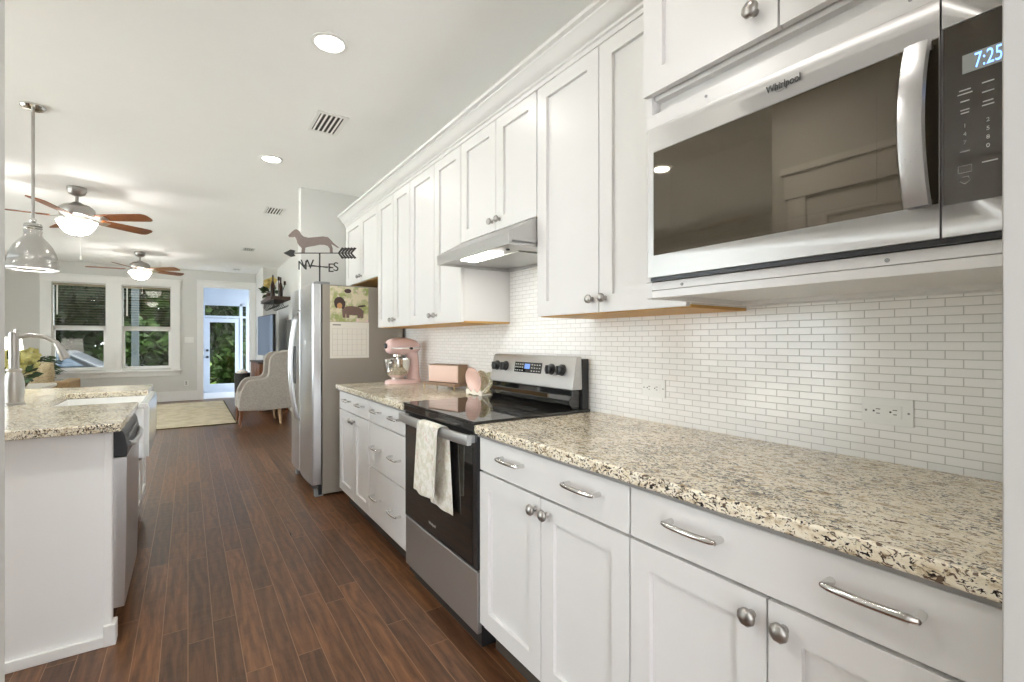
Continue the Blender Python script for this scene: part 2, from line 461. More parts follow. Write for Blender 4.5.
# ------------------------------------------------------------------ mesh helpers
class MB:
    def __init__(self):
        self.bm = bmesh.new()

    def _v(self, p):
        return self.bm.verts.new(p)

    def box(self, x0, x1, y0, y1, z0, z1):
        x0, x1 = sorted((x0, x1)); y0, y1 = sorted((y0, y1)); z0, z1 = sorted((z0, z1))
        v = [self._v(p) for p in ((x0, y0, z0), (x1, y0, z0), (x1, y1, z0), (x0, y1, z0),
                                  (x0, y0, z1), (x1, y0, z1), (x1, y1, z1), (x0, y1, z1))]
        for f in ((0, 3, 2, 1), (4, 5, 6, 7), (0, 1, 5, 4), (1, 2, 6, 5), (2, 3, 7, 6), (3, 0, 4, 7)):
            self.bm.faces.new([v[i] for i in f])
        return self

    def loft(self, rings, cap=True, closed=True):
        R = [[self._v(p) for p in r] for r in rings]
        n = len(R[0])
        for a, b in zip(R, R[1:]):
            for i in range(n if closed else n - 1):
                j = (i + 1) % n
                self.bm.faces.new((a[i], a[j], b[j], b[i]))
        if cap and closed:
            self.bm.faces.new(list(reversed(R[0])))
            self.bm.faces.new(R[-1])
        return self

    def prism(self, poly, axis, a, b):
        """poly in the two axes other than `axis` (in xyz order), run from a to b"""
        def P(u, v, t):
            return {'X': (t, u, v), 'Y': (u, t, v), 'Z': (u, v, t)}[axis]
        return self.loft([[P(u, v, a) for u, v in poly], [P(u, v, b) for u, v in poly]])

    def lathe(self, prof, c=(0, 0, 0), axis='Z', seg=24, sy=1.0):
        rings = []
        for r, h in prof:
            ring = []
            for i in range(seg):
                t = 2 * PI * i / seg
                u, v = max(r, 1e-5) * math.cos(t), max(r, 1e-5) * math.sin(t) * sy
                p = {'Z': (u, v, h), 'X': (h, u, v), 'Y': (u, h, v)}[axis]
                ring.append((c[0] + p[0], c[1] + p[1], c[2] + p[2]))
            rings.append(ring)
        return self.loft(rings)

    def tube(self, pts, r, seg=10, flat=1.0, up=None):
        pts = [Vector(p) for p in pts]
        rr = r if isinstance(r, (list, tuple)) else [r] * len(pts)
        rings = []
        for i, p in enumerate(pts):
            d = (pts[min(i + 1, len(pts) - 1)] - pts[max(i - 1, 0)]).normalized()
            ref = Vector(up) if up else (Vector((0, 0, 1)) if abs(d.z) < 0.95 else Vector((1, 0, 0)))
            a = d.cross(ref).normalized()
            b = a.cross(d).normalized()
            rings.append([p + (a * math.cos(2 * PI * k / seg) + b * math.sin(2 * PI * k / seg) * flat) * rr[i] for k in range(seg)])
        return self.loft(rings)

    def sphere(self, c, rx, ry=None, rz=None, seg=18, rings=10):
        ry = ry or rx; rz = rz or rx
        pr = []
        for k in range(rings + 1):
            a = -PI / 2 + PI * k / rings
            pr.append([(c[0] + rx * max(math.cos(a), 1e-4) * math.cos(2 * PI * i / seg),
                        c[1] + ry * max(math.cos(a), 1e-4) * math.sin(2 * PI * i / seg),
                        c[2] + rz * math.sin(a)) for i in range(seg)])
        return self.loft(pr)

    def shaker(self, xf, y0, y1, z0, z1, sgn=-1, rail=0.062, rec=0.0125, th=0.019, bot=None, axis='X'):
        """one shaker door whose face looks along sgn*axis; a single closed mesh"""
        bot = bot or rail
        s = sgn
        def P(d, y, z):
            return (d, y, z) if axis == 'X' else (y, d, z)
        def rect(d, a, b, c, e):
            return [self._v(P(d, a, c)), self._v(P(d, b, c)), self._v(P(d, b, e)), self._v(P(d, a, e))]
        o = rect(xf, y0, y1, z0, z1)
        i1 = rect(xf, y0 + rail, y1 - rail, z0 + bot, z1 - rail)
        i2 = rect(xf - s * rec, y0 + rail + 0.0008, y1 - rail - 0.0008, z0 + bot + 0.0008, z1 - rail - 0.0008)
        bk = rect(xf - s * th, y0, y1, z0, z1)
        for k in range(4):
            j = (k + 1) % 4
            self.bm.faces.new((o[k], o[j], i1[j], i1[k]))
            self.bm.faces.new((i1[k], i1[j], i2[j], i2[k]))
            self.bm.faces.new((o[j], o[k], bk[k], bk[j]))
        self.bm.faces.new(i2)
        self.bm.faces.new(list(reversed(bk)))
        return self

    def grid(self, fn, nu, nv, double=None):
        V = [[self._v(fn(i / nu, j / nv)) for j in range(nv + 1)] for i in range(nu + 1)]
        for i in range(nu):
            for j in range(nv):
                self.bm.faces.new((V[i][j], V[i + 1][j], V[i + 1][j + 1], V[i][j + 1]))
        return self

    def leafquad(self, p, d, w, l):
        d = Vector(d).normalized()
        a = d.cross(Vector((random.uniform(-1, 1), random.uniform(-1, 1), random.uniform(-1, 1)))).normalized()
        p = Vector(p)
        q = [p, p + d * l * 0.5 + a * w * 0.5, p + d * l, p + d * l * 0.5 - a * w * 0.5]
        self.bm.faces.new([self._v(x) for x in q])
        return self


ORIG = {}


def setp(o, label=None, cat=None, group=None, kind=None):
    if label: o['label'] = label
    if cat: o['category'] = cat
    if group: o['group'] = group
    if kind: o['kind'] = kind
    return o


def build(name, mb, mat, parent=None, bevel=0.0, smooth=38, solid=0.0, sub=0, seg=2):
    """link one mesh object. Coordinates are world; under a thing they are moved to the thing's base"""
    bm = mb.bm
    bmesh.ops.recalc_face_normals(bm, faces=bm.faces[:])
    me = bpy.data.meshes.new(name)
    off = ORIG.get(parent.name, Vector()) if parent is not None else Vector()
    if off.length:
        bmesh.ops.translate(bm, verts=bm.verts[:], vec=-off)
    bm.to_mesh(me)
    bm.free()
    for p in me.polygons:
        p.use_smooth = True
    if smooth < 180:
        me.set_sharp_from_angle(angle=math.radians(smooth))
    me.materials.append(mat)
    o = bpy.data.objects.new(name, me)
    COL.objects.link(o)
    if parent is not None:
        o.parent = parent
        ORIG[o.name] = off
    if solid:
        s = o.modifiers.new('Solidify', 'SOLIDIFY'); s.thickness = solid; s.offset = 0
    if sub:
        s = o.modifiers.new('Subdivision', 'SUBSURF'); s.levels = sub; s.render_levels = sub
    if bevel:
        b = o.modifiers.new('Bevel', 'BEVEL')
        b.width = bevel; b.segments = seg; b.limit_method = 'ANGLE'; b.angle_limit = math.radians(32)
        b.harden_normals = True
    return o


def thing(name, label, cat, loc, rotz=0, group=None, local=False):
    o = bpy.data.objects.new(name, None)
    o.empty_display_size = 0.1
    o.location = loc
    o.rotation_euler = (0, 0, rotz)
    COL.objects.link(o)
    setp(o, label, cat, group)
    ORIG[o.name] = Vector() if local else Vector(loc)
    return o


def one(name, label, cat, mb, mat, loc, group=None, **kw):
    """a thing that is a single mesh, origin at loc"""
    bmesh.ops.translate(mb.bm, verts=mb.bm.verts[:], vec=-Vector(loc))
    o = build(name, mb, mat, None, **kw)
    o.location = loc
    setp(o, label, cat, group)
    ORIG[o.name] = Vector(loc)
    return o


def struct(name, mb, mat, parent=None, **kw):
    o = build(name, mb, mat, parent, **kw)
    if parent is None:
        o['kind'] = 'structure'
    return o


def text_mesh(name, s, mat, parent, org, u, v, width=None, size=0.02, depth=0.0006, align='CENTER', sx=1.0, sy=1.0):
    """lettering in the plane spanned by u (reading direction) and v (up), centred on org (world)"""
    cu = bpy.data.curves.new('lettering', 'FONT')
    cu.body = s
    cu.align_x = align
    cu.align_y = 'CENTER'
    cu.size = 1.0
    cu.extrude = 0.0
    to = bpy.data.objects.new('lettering', cu)
    me = bpy.data.meshes.new_from_object(to)
    bpy.data.objects.remove(to)
    bpy.data.curves.remove(cu)
    xs = [w.co.x for w in me.vertices]
    k = (width / (max(xs) - min(xs))) if width else size
    u, v = Vector(u).normalized(), Vector(v).normalized()
    n = u.cross(v)
    off = ORIG.get(parent.name, Vector()) if parent is not None else Vector()
    bm = bmesh.new(); bm.from_mesh(me)
    ret = bmesh.ops.extrude_face_region(bm, geom=bm.faces[:])
    for w in [g for g in ret['geom'] if isinstance(g, bmesh.types.BMVert)]:
        w.co.z += depth / k
    for w in bm.verts:
        c = w.co.copy()
        w.co = Vector(org) - off + u * c.x * k * sx + v * c.y * k * sy + n * c.z * k
    bmesh.ops.recalc_face_normals(bm, faces=bm.faces[:])
    bm.to_mesh(me); bm.free()
    me.name = name
    me.materials.clear(); me.materials.append(mat)
    o = bpy.data.objects.new(name, me)
    COL.objects.link(o)
    o.parent = parent
    ORIG[o.name] = off
    return o


def area_light(parent, loc, size, power, col=WARM, rot=(0, 0, 0), spread=PI, shape='DISK', sy=None):
    l = bpy.data.lights.new('lamp_glow', 'AREA')
    l.shape = shape
    l.size = size
    if sy: l.size_y = sy
    l.energy = power
    l.color = col
    l.spread = spread
    o = bpy.data.objects.new('lamp_glow', l)
    o.location = Vector(loc) - ORIG.get(parent.name, Vector())
    o.rotation_euler = rot
    o.parent = parent
    COL.objects.link(o)
    return o


def point_light(parent, loc, power, r=0.04, col=WARM):
    l = bpy.data.lights.new('lamp_glow', 'POINT')
    l.energy = power
    l.color = col
    l.shadow_soft_size = r
    o = bpy.data.objects.new('lamp_glow', l)
    o.location = Vector(loc) - ORIG.get(parent.name, Vector())
    o.parent = parent
    COL.objects.link(o)
    return o


# ------------------------------------------------------------------ the room shell
CEIL = 2.745
XW = 1.59           # kitchen wall behind the cabinets
YN = 0.13           # kitchen face of the wall the photograph is taken through
YF = 12.10          # far living room wall

struct('floor', MB().box(-3.7, 1.75, -1.6, YF + 0.05, -0.1, 0.0), M['floor'])
struct('floor_vestibule', MB().box(-0.1, 1.75, YF + 0.05, 13.72, -0.1, 0.002), M['vfloor_lit'])
struct('ceiling', MB().box(-3.7, 1.75, -0.1, 12.25, CEIL, CEIL + 0.12), M['ceil'])
struct('wall_right', MB().box(XW, XW + 0.15, -0.02, 5.0, 0, CEIL), M['wall'])
struct('wall_backsplash', MB().box(1.583, XW, 0.131, 3.99, 0.9, 1.80), M['tile'])
struct('wall_fridge', MB().box(0.91, 1.75, 5.0, 5.13, 0, CEIL), M['wall'])
struct('wall_living_right', MB().box(1.53, 1.75, 5.13, 12.1, 0, CEIL), M['wall'])
struct('wall_jog', MB().box(1.262, 1.53, 10.88, 12.1, 0, CEIL), M['wall'])
# left wall: unseen tall windows added to let daylight into the room
ADDED_WIN = [(1.7, 4.9, 0.12), (5.4, 8.6, 0.12), (9.2, 11.2, 0.6)]
wl = MB()
prev = YN
for a, b_, zs in ADDED_WIN:
    wl.box(-3.7, -3.6, prev, a, 0, CEIL).box(-3.7, -3.6, a, b_, 0, zs).box(-3.7, -3.6, a, b_, 2.55, CEIL)
    prev = b_
wl.box(-3.7, -3.6, prev, 12.25, 0, CEIL)
struct('wall_left', wl, M['wall'])
for i, (a, b_, zs) in enumerate(ADDED_WIN):
    f = MB().box(-3.69, -3.59, a, a + .07, zs, 2.55).box(-3.69, -3.59, b_ - .07, b_, zs, 2.55).box(-3.69, -3.59, a + .07, b_ - .07, zs, zs + .07).box(-3.69, -3.59, a + .07, b_ - .07, 2.48, 2.55)
    f.box(-3.68, -3.60, (a + b_) / 2 - .04, (a + b_) / 2 + .04, zs + .07, 2.48)
    wo = struct('window_%d' % (i + 3), f, M['trimw'])  # unseen window, added as a daylight source
    build('pane', MB().box(-3.652, -3.647, a + .07, b_ - .07, zs + .07, 2.48), M['glass'], wo)
# wall with the doorway the photograph is taken through
struct('wall_front', MB().box(0.747, XW, 0.02, YN, 0, CEIL).box(-0.031 - 3.6, -0.031, 0.02, YN, 0, CEIL)
       .box(-0.031, 0.747, 0.02, YN, 2.10, CEIL), M['wall'])
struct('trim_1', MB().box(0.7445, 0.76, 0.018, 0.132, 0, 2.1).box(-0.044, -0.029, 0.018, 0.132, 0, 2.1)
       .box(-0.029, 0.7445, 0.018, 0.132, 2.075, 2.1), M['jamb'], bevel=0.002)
# unseen back hall round the camera, its open back added to let daylight in
struct('wall_hall', MB().box(-0.75, -0.65, -1.6, 0.02, 0, CEIL).box(1.35, 1.45, -1.6, 0.02, 0, CEIL).box(0.8, 1.45, -1.7, -1.6, 0, CEIL).box(-0.65, 0.8, -1.7, -1.6, 2.45, CEIL), M['wall'])
struct('ceiling_hall', MB().box(-0.75, 1.45, -1.7, -0.1, CEIL, CEIL + 0.12), M['ceil'])
# pantry wall on the near left, only met in the microwave's mirror
PX = -1.0
struct('wall_pantry', MB().box(PX - 0.1, PX, YN, 1.58, 0, CEIL), M['wall'])
d2 = struct('door_2', MB().shaker(PX + 0.035, 0.55, 1.36, 0.02, 2.08, sgn=1, rail=0.11, rec=0.012, th=0.034), M['trimw'])
struct('casing', MB().box(PX, PX + 0.03, 0.44, 0.54, 0, 2.11).box(PX, PX + 0.03, 1.37, 1.47, 0, 2.11)
       .box(PX, PX + 0.035, 0.42, 1.49, 2.11, 2.26).box(PX, PX + 0.05, 0.40, 1.51, 2.26, 2.30), M['trimw'], d2, bevel=0.003)
struct('knob', MB().lathe([(0.012, 0), (0.012, 0.03), (0.026, 0.045), (0.028, 0.06), (0.016, 0.075), (0, 0.077)], (PX + 0.035, 0.61, 0.95), 'X'), M['nickel'], d2)

# far wall: two windows and a cased opening
W1 = (-2.091, -1.318); W2 = (-1.076, -0.290); WZ = (0.69, 2.34)
OP = (0.262, 1.148); OPZ = 2.395
wf = MB()
wf.box(-3.7, W1[0], YF, YF + 0.15, 0, CEIL)
wf.box(W1[1], W2[0], YF, YF + 0.15, 0, CEIL)
wf.box(W2[1], OP[0], YF, YF + 0.15, 0, CEIL)
wf.box(OP[1], 1.75, YF, YF + 0.15, 0, CEIL)
for w in (W1, W2):
    wf.box(w[0], w[1], YF, YF + 0.15, 0, WZ[0])
    wf.box(w[0], w[1], YF, YF + 0.15, WZ[1], CEIL)
wf.box(OP[0], OP[1], YF, YF + 0.15, OPZ, CEIL)
struct('wall_far', wf, M['wall'])
struct('trim_2', MB().box(OP[0] - 0.105, OP[0], YF - 0.022, YF, 0, 2.40).box(OP[1], OP[1] + 0.108, YF - 0.022, YF, 0, 2.40)
       .box(OP[0] - 0.11, OP[1] + 0.112, YF - 0.026, YF, 2.40, 2.52).box(OP[0] - 0.125, OP[1] + 0.113, YF - 0.04, YF, 2.52, 2.545)
       .box(OP[0], OP[0] + 0.012, YF, YF + 0.15, 0, OPZ).box(OP[1] - 0.012, OP[1], YF, YF + 0.15, 0, OPZ), M['trimw'], bevel=0.003)
struct('trim_3', MB().box(-2.245, W1[0], YF - 0.022, YF, 0.60, 2.36).box(W1[1], W2[0], YF - 0.022, YF, 0.62, 2.36)
       .box(W2[1], -0.138, YF - 0.022, YF, 0.60, 2.36)
       .box(-2.25, -0.133, YF - 0.026, YF, 2.36, 2.48).box(-2.27, -0.115, YF - 0.042, YF, 2.48, 2.51)
       .box(-2.275, -0.11, YF - 0.06, YF, 0.62, 0.655).box(-2.245, -0.138, YF - 0.022, YF, 0.53, 0.62), M['trimw'], bevel=0.003)
struct('baseboard_far', MB().box(-3.6, OP[0] - 0.105, YF - 0.018, YF, 0, 0.20).box(-3.6, OP[0] - 0.105, YF - 0.026, YF, 0, 0.02), M['trimw'], bevel=0.003)
struct('baseboard_right', MB().box(1.512, 1.53, 5.13, 10.88, 0, 0.18).box(1.262, 1.512, 10.862, 10.88, 0, 0.18), M['trimw'], bevel=0.003)
struct('baseboard_left', MB().box(-3.6, -3.582, YN, 12.08, 0, 0.18), M['trimw'], bevel=0.003)


def window(n, xa, xb):
    z0, z1 = WZ
    zm = 1.51
    yo = YF + 0.05
    fr = MB()
    t = 0.012
    fr.box(xa, xa + t, yo, yo + 0.09, z0, z1).box(xb - t, xb, yo, yo + 0.09, z0, z1)
    fr.box(xa + t, xb - t, yo, yo + 0.09, z1 - t, z1).box(xa + t, xb - t, yo, yo + 0.09, z0, z0 + t)
    w = struct('window_%d' % n, fr, M['trimw'])
    s = MB()
    s.box(xa + t, xb - t, yo + 0.045, yo + 0.075, zm - 0.02, zm + 0.025)
    build('upper_sash', s, M['trimw'], w)
    s = MB()
    s.box(xa + t, xa + t + 0.03, yo + 0.01, yo + 0.04, z0 + t, zm).box(xb - t - 0.03, xb - t, yo + 0.01, yo + 0.04, z0 + t, zm)
    s.box(xa + t, xb - t, yo + 0.01, yo + 0.042, zm - 0.06, zm + 0.03).box(xa + t + 0.03, xb - t - 0.03, yo + 0.01, yo + 0.04, z0 + t, z0 + t + 0.035)
    build('lower_sash', s, M['trimw'], w)
    build('pane', MB().box(xa + t, xb - t, yo + 0.058, yo + 0.062, zm, z1 - t), M['glass'], w)
    build('pane', MB().box(xa + t + 0.03, xb - t - 0.03, yo + 0.024, yo + 0.028, z0 + t, zm), M['glass'], w)
    b = MB()
    b.box(xa + 0.015, xb - 0.015, YF - 0.01, YF + 0.045, z1 - 0.05, z1 - 0.012)
    zz = z1 - 0.11
    while zz > zm + 0.02:
        b.box(xa + 0.02, xb - 0.02, YF + 0.0, YF + 0.045, zz, zz + 0.0018)
        zz -= 0.05
    build('blind', b, M['slat'], w)
    build('blind_wand', MB().tube([(xa + 0.08, YF - 0.02, z1 - 0.05), (xa + 0.08, YF - 0.02, 1.74)], 0.012), M['trimw'], w)
    return w


window(1, *W1)
window(2, *W2)

# vestibule beyond the cased opening with the glazed outer door
VY = 13.6
vb = MB()
DX = (0.335, 1.065)
vb.box(-0.1, 0.30, VY, VY + 0.12, 0, 2.75)
vb.box(0.30, 1.24, VY, VY + 0.12, 2.16, 2.75)
vb.box(1.24, 1.75, VY, VY + 0.12, 0, 2.75)
vb.box(-0.1, 0.0, 12.25, VY, 0, 2.75)
vb.box(1.65, 1.75, 12.25, 12.5, 0, 2.75).box(1.65, 1.75, 13.4, VY, 0, 2.75).box(1.65, 1.75, 12.5, 13.4, 2.35, 2.75)  # unseen side opening added so daylight reaches the vestibule
struct('wall_vestibule', vb, M['vest'])
struct('ceiling_vestibule', MB().box(-0.1, 1.75, 12.25, 13.72, 2.75, 2.8), M['vest'])
d1 = struct('door_1', MB().box(DX[0], DX[0] + 0.10, VY + 0.01, VY + 0.05, 0.03, 1.80).box(DX[1] - 0.10, DX[1], VY + 0.01, VY + 0.05, 0.03, 1.80)
            .box(DX[0] + 0.1, DX[1] - 0.1, VY + 0.01, VY + 0.05, 0.03, 0.20).box(DX[0] + 0.1, DX[1] - 0.1, VY + 0.01, VY + 0.05, 1.70, 1.80), M['vest'])
build('pane', MB().box(DX[0] + 0.1, DX[1] - 0.1, VY + 0.028, VY + 0.034, 0.20, 1.70), M['glass'], d1)
build('frame', MB().box(0.30, DX[0], VY - 0.01, VY + 0.09, 0, 2.16).box(DX[1], 1.125, VY - 0.01, VY + 0.09, 0, 2.16)
      .box(1.205, 1.25, VY - 0.01, VY + 0.09, 0, 2.16).box(DX[0], DX[1], VY - 0.01, VY + 0.09, 1.81, 1.86)
      .box(1.125, 1.205, VY - 0.01, VY + 0.09, 1.81, 1.86).box(DX[0], 1.205, VY - 0.01, VY + 0.09, 2.11, 2.16)
      .box(DX[0], DX[1], VY - 0.03, VY + 0.09, 0, 0.028).box(1.125, 1.205, VY - 0.01, VY + 0.09, 0, 0.25), M['vest'], d1)
build('transom_pane', MB().box(DX[0], DX[1], VY + 0.03, VY + 0.036, 1.86, 2.11), M['glass'], d1)
build('sidelight_pane', MB().box(1.125, 1.205, VY + 0.03, VY + 0.036, 0.25, 1.81).box(1.125, 1.205, VY + 0.03, VY + 0.036, 1.86, 2.11), M['glass'], d1)
hd = MB()
for zz in (0.86, 1.02):
    hd.lathe([(0.03, 0), (0.03, -0.012), (0.014, -0.02), (0.014, -0.04), (0.028, -0.05), (0.028, -0.065), (0, -0.07)], (DX[0] + 0.05, VY + 0.01, zz), 'Y', 14)
build('knob', hd, M['black'], d1)

# ------------------------------------------------------------------ outdoors
struct('ground', MB().box(-30, 25, 13.9, 70, -0.60, -0.45), M['grass'])
struct('ground_patio_bounce', MB().box(-16, -3.7, -2, 12.4, -0.2, -0.06), simple('patio_bounce_concrete', srgb(206, 202, 194), 0.9, noise=0.05))  # unseen pale patio added to bounce sunlight up to the ceiling
struct('ground_bed', MB().box(0.5, 12, 16.5, 21, -0.449, -0.43), M['mulch'])


def tree(name, label, cat, x, y, h, r, zc, mat, n, group=None, lw=0.22):
    t = thing(name, label, cat, (x, y, -0.45), 0, group)
    tr = MB()
    tr.tube([(x, y, -0.45), (x + 0.06 * r, y, h * 0.35), (x - 0.05 * r, y + 0.1, h * 0.75)], [0.07 * h ** 0.7, 0.05 * h ** 0.7, 0.02 * h ** 0.7], 8)
    build('trunk', tr, M['bark'], t)
    f = MB()
    blobs = [(Vector((x + random.uniform(-.55, .55) * r, y + random.uniform(-.5, .5) * r, zc + random.uniform(-.55, .6) * (h - zc))), random.uniform(.35, .6)) for _ in range(9)]
    for i in range(n):
        b, s = random.choice(blobs)
        d = Vector((random.gauss(0, 1), random.gauss(0, 1), random.gauss(0, 1))).normalized()
        p = b + Vector((d.x * r * s, d.y * r * s, d.z * (h - zc) * s)) * random.uniform(0.55, 1.05)
        if p.z < -0.4: p.z = random.uniform(-.4, .2)
        f.leafquad(p, d + Vector((random.uniform(-1, 1), random.uniform(-1, 1), random.uniform(-1, .6))), lw * random.uniform(.6, 1.2), lw * random.uniform(1.2, 2.2))
    build('foliage', f, mat, t, smooth=180)


TG = 'trees outside the far windows'
tree('tree', 'dark leafy tree seen through the left living room window', 'tree', -4.4, 24.5, 7.0, 1.95, 3.0, M['leafdark'], 3000, lw=0.34)
tree('tree', 'leafy tree seen through the right living room window', 'tree', 0.1, 25.5, 7.2, 1.95, 3.2, M['leaf'], 3000, lw=0.34)
tree('tree', 'leafy tree seen through the glazed back door', 'tree', 4.0, 22.5, 5.0, 1.7, 2.3, M['leaf'], 2600, lw=0.26)
tree('tree', 'far left tree beyond the parked car', 'tree', -9.4, 28.0, 7.5, 2.2, 3.3, M['leafdark'], 2600, lw=0.36)
tree('shrub', 'low dark shrub under the left window view', 'shrub', -5.4, 21.0, 1.7, 1.1, 0.5, M['leafdark'], 1500)
tree('shrub', 'bushy shrub under the right window view', 'shrub', -1.2, 20.6, 1.9, 1.2, 0.6, M['leaf'], 1600)
tree('shrub', 'green shrub on the lawn behind the glazed door', 'shrub', 1.8, 19.6, 1.4, 0.9, 0.5, M['leaf'], 1500)
hm = MB()
for i in range(9000):
    xx = random.uniform(-16, 14)
    hm.leafquad((xx, 33 + random.uniform(-.6, .8), abs(random.gauss(0, 1.0)) * 2.4 + random.uniform(-.4, 2.8)), (random.uniform(-1, 1), -.6, random.uniform(-1, 1)), .5, .8)
setp(build('hedge', hm, M['leafdark'], None, smooth=180), 'tall dark hedge across the back of the yard', 'hedge', kind='stuff')

# parked car outside the left window
cx, cy = -3.6, 18.2
car = thing('car', 'dark car parked outside the left living room window', 'car', (cx, cy, -0.45))
body = [(-2.1, 0.22), (-2.15, 0.55), (-1.9, 0.80), (-0.95, 0.92), (-0.35, 1.38), (0.9, 1.42), (1.55, 1.02), (2.05, 0.98), (2.12, 0.55), (2.05, 0.22)]
bs = lambda k, w: [(cx + u, cy + w, -0.45 + z * k) for u, z in body]
build('body', MB().loft([bs(0.97, -0.86), bs(1.0, -0.72), bs(1.0, 0.72), bs(0.97, 0.86)]), M['carpaint'], car, bevel=0.05, seg=3)
build('windscreen', MB().loft([[(cx - 0.90, cy + s * 0.66, 0.495), (cx - 0.36, cy + s * 0.60, 0.915), (cx - 0.34, cy + s * 0.60, 0.92), (cx - 0.86, cy + s * 0.66, 0.50)] for s in (-1, 1)]), M['carglass'], car)
build('side_window', MB().prism([(cx - 0.72, 0.53), (cx - 0.28, 0.86), (cx + 0.80, 0.89), (cx + 1.25, 0.57)], 'Y', cy - 0.875, cy - 0.845), M['carglass'], car)
for wx in (-1.35, 1.35):
    for s in (-1, 1):
        build('wheel', MB().lathe([(0.0, -.1), (0.2, -.1), (0.31, -.09), (0.33, 0), (0.31, .09), (0.2, .1), (0, .1)], (cx + wx, cy + s * 0.78, -0.12), 'Y', 24), M['rubber'], car)
pp = thing('porch_post', 'grey timber porch post outside the right window', 'post', (-1.05, 14.6, -0.45))
build('shaft', MB().box(-1.12, -0.98, 14.53, 14.67, -0.2, 2.9), simple('post_paint', srgb(48, 54, 54), 0.6), pp, bevel=0.01)
build('base', MB().box(-1.15, -0.95, 14.5, 14.7, -0.45, -0.2), simple('post_base', srgb(48, 54, 54), 0.6), pp, bevel=0.01)


# ------------------------------------------------------------------ cabinet hardware
def knob(parent, x, y, z, sgn=-1, r=0.0185):
    mb = MB()
    pr = [(0.009, 0), (0.007, 0.004), (0.0065, 0.011), (r * .62, 0.014), (r * .93, 0.018), (r, 0.022), (r * .95, 0.026), (r * .74, 0.030), (r * .40, 0.0325), (0.0003, 0.0335)]
    rings = []
    for a, h in pr:
        ring = []
        for i in range(30):
            t = 2 * PI * i / 30
            q = a * (1 + (0.028 * math.cos(8 * t + h * 90) if h > 0.012 else 0))
            ring.append((x + sgn * h, y + q * math.cos(t), z + q * math.sin(t)))
        rings.append(ring)
    mb.loft(rings)
    return build('knob', mb, M['nickel'], parent, smooth=60)


def pull(parent, x, yc, z, w=0.135):
    mb = MB()
    h = w / 2
    pts = []
    for k in range(13):
        t = -1 + k / 6
        pts.append((x - 0.030 - 0.006 * (1 - t * t), yc + t * h, z))
    mb.tube(pts, [0.0072 if abs(-1 + k / 6) < .98 else 0.005 for k in range(13)], 10, flat=1.0)
    for s in (-1, 1):
        mb.tube([(x, yc + s * h * .95, z), (x - 0.031, yc + s * h * .98, z)], [0.0075, 0.0058], 10)
    return build('handle', mb, M['chrome'], parent)


XB = 0.955            # faces of the lower doors
def base_unit(label, y0, y1, doors, knobs, drawer, pulls, endpanel=False):
    t = thing('base_cabinet', label, 'base cabinet', (1.27, (y0 + y1) / 2, 0), group='lower kitchen cabinets')
    b = MB()
    b.box(XB + 0.021, 1.582, y0 + 0.001, y1 - 0.001, 0.105, 0.868)
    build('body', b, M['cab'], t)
    build('toe_kick', MB().box(XB + 0.075, 1.58, y0 + 0.001, y1 - 0.001, 0, 0.105), M['toe'], t)
    for (a, c, ya, yb, kind) in drawer:
        if kind == 'slab':
            d = build('drawer', MB().box(XB, XB + 0.019, ya + 0.002, yb - 0.002, a, c), M['cab'], t, bevel=0.0018)
        for py in pulls:
            if ya < py < yb:
                pull(d, XB, py, 0.815 if c > 0.8 else (a + c) / 2 + (0.0 if c < .4 else 0.0))
    for (ya, yb, ky) in doors:
        d = build('door', MB().shaker(XB, ya + 0.0015, yb - 0.0015, 0.132, 0.730), M['cab'], t)
        knob(d, XB, ky, 0.687)
    return t


base_unit('white lower cabinet under the microwave end of the counter, wide drawer over two doors', 0.148, 0.858,
          [(0.15, 0.500, 0.468), (0.502, 0.857, 0.532)], None, [(0.738, 0.864, 0.15, 0.857, 'slab')], [0.322, 0.664])
base_unit('white lower cabinet directly right of the oven, wide drawer over two doors', 0.858, 1.634,
          [(0.860, 1.237, 1.205), (1.239, 1.633, 1.270)], None, [(0.738, 0.864, 0.860, 1.633, 'slab')], [1.033, 1.401])
t = base_unit('white three-drawer base cabinet left of the oven', 2.405, 3.029, [], None,
              [(0.738, 0.864, 2.407, 3.028, 'slab'), (0.458, 0.730, 2.407, 3.028, 'slab'), (0.132, 0.450, 2.407, 3.028, 'slab')], [2.545, 2.86])
base_unit('white two-door base cabinet next to the refrigerator', 3.029, 3.745,
          [(3.031, 3.372, 3.34), (3.374, 3.744, 3.405)], None, [(0.738, 0.864, 3.031, 3.744, 'slab')], [3.19, 3.50])


def counter(label, y0, y1, loc):
    c = thing('countertop', label, 'countertop', loc)
    build('slab', MB().box(0.93, 1.5825, y0, y1, 0.880, 0.915), M['granite'], c, bevel=0.007, seg=3)
    build('edge_strip', MB().box(0.947, 1.58, y0 + 0.002, y1 - 0.002, 0.868, 0.880), M['strip'], c)


counter('long speckled granite worktop running right of the oven', 0.147, 1.638, (1.25, 0.9, 0.868))
counter('speckled granite worktop holding the pink mixer', 2.402, 3.765, (1.25, 3.1, 0.868))

# ------------------------------------------------------------------ wall cabinets
XU = 1.255
def upper_unit(label, y0, y1, z0, z1, doors, xf=XU, kz=None, yknob=True):
    t = thing('wall_cabinet', label, 'wall cabinet', ((xf + 1.58) / 2, (y0 + y1) / 2, z0), group='upper kitchen cabinets')
    build('body', MB().box(xf + 0.021, 1.5825, y0 + 0.0006, y1 - 0.0006, z0 + 0.006, z1), M['cab'], t)
    build('underside', MB().box(xf + 0.022, 1.5825, y0 + 0.001, y1 - 0.001, z0 - 0.004, z0 + 0.006), M['maple'], t)
    for ya, yb, ky in doors:
        d = build('door', MB().shaker(xf, ya + 0.0015, yb - 0.0015, z0, z1 - 0.012), M['cab'], t)
        knob(d, xf, ky, (kz or z0 + 0.05), r=0.0165)
    return t


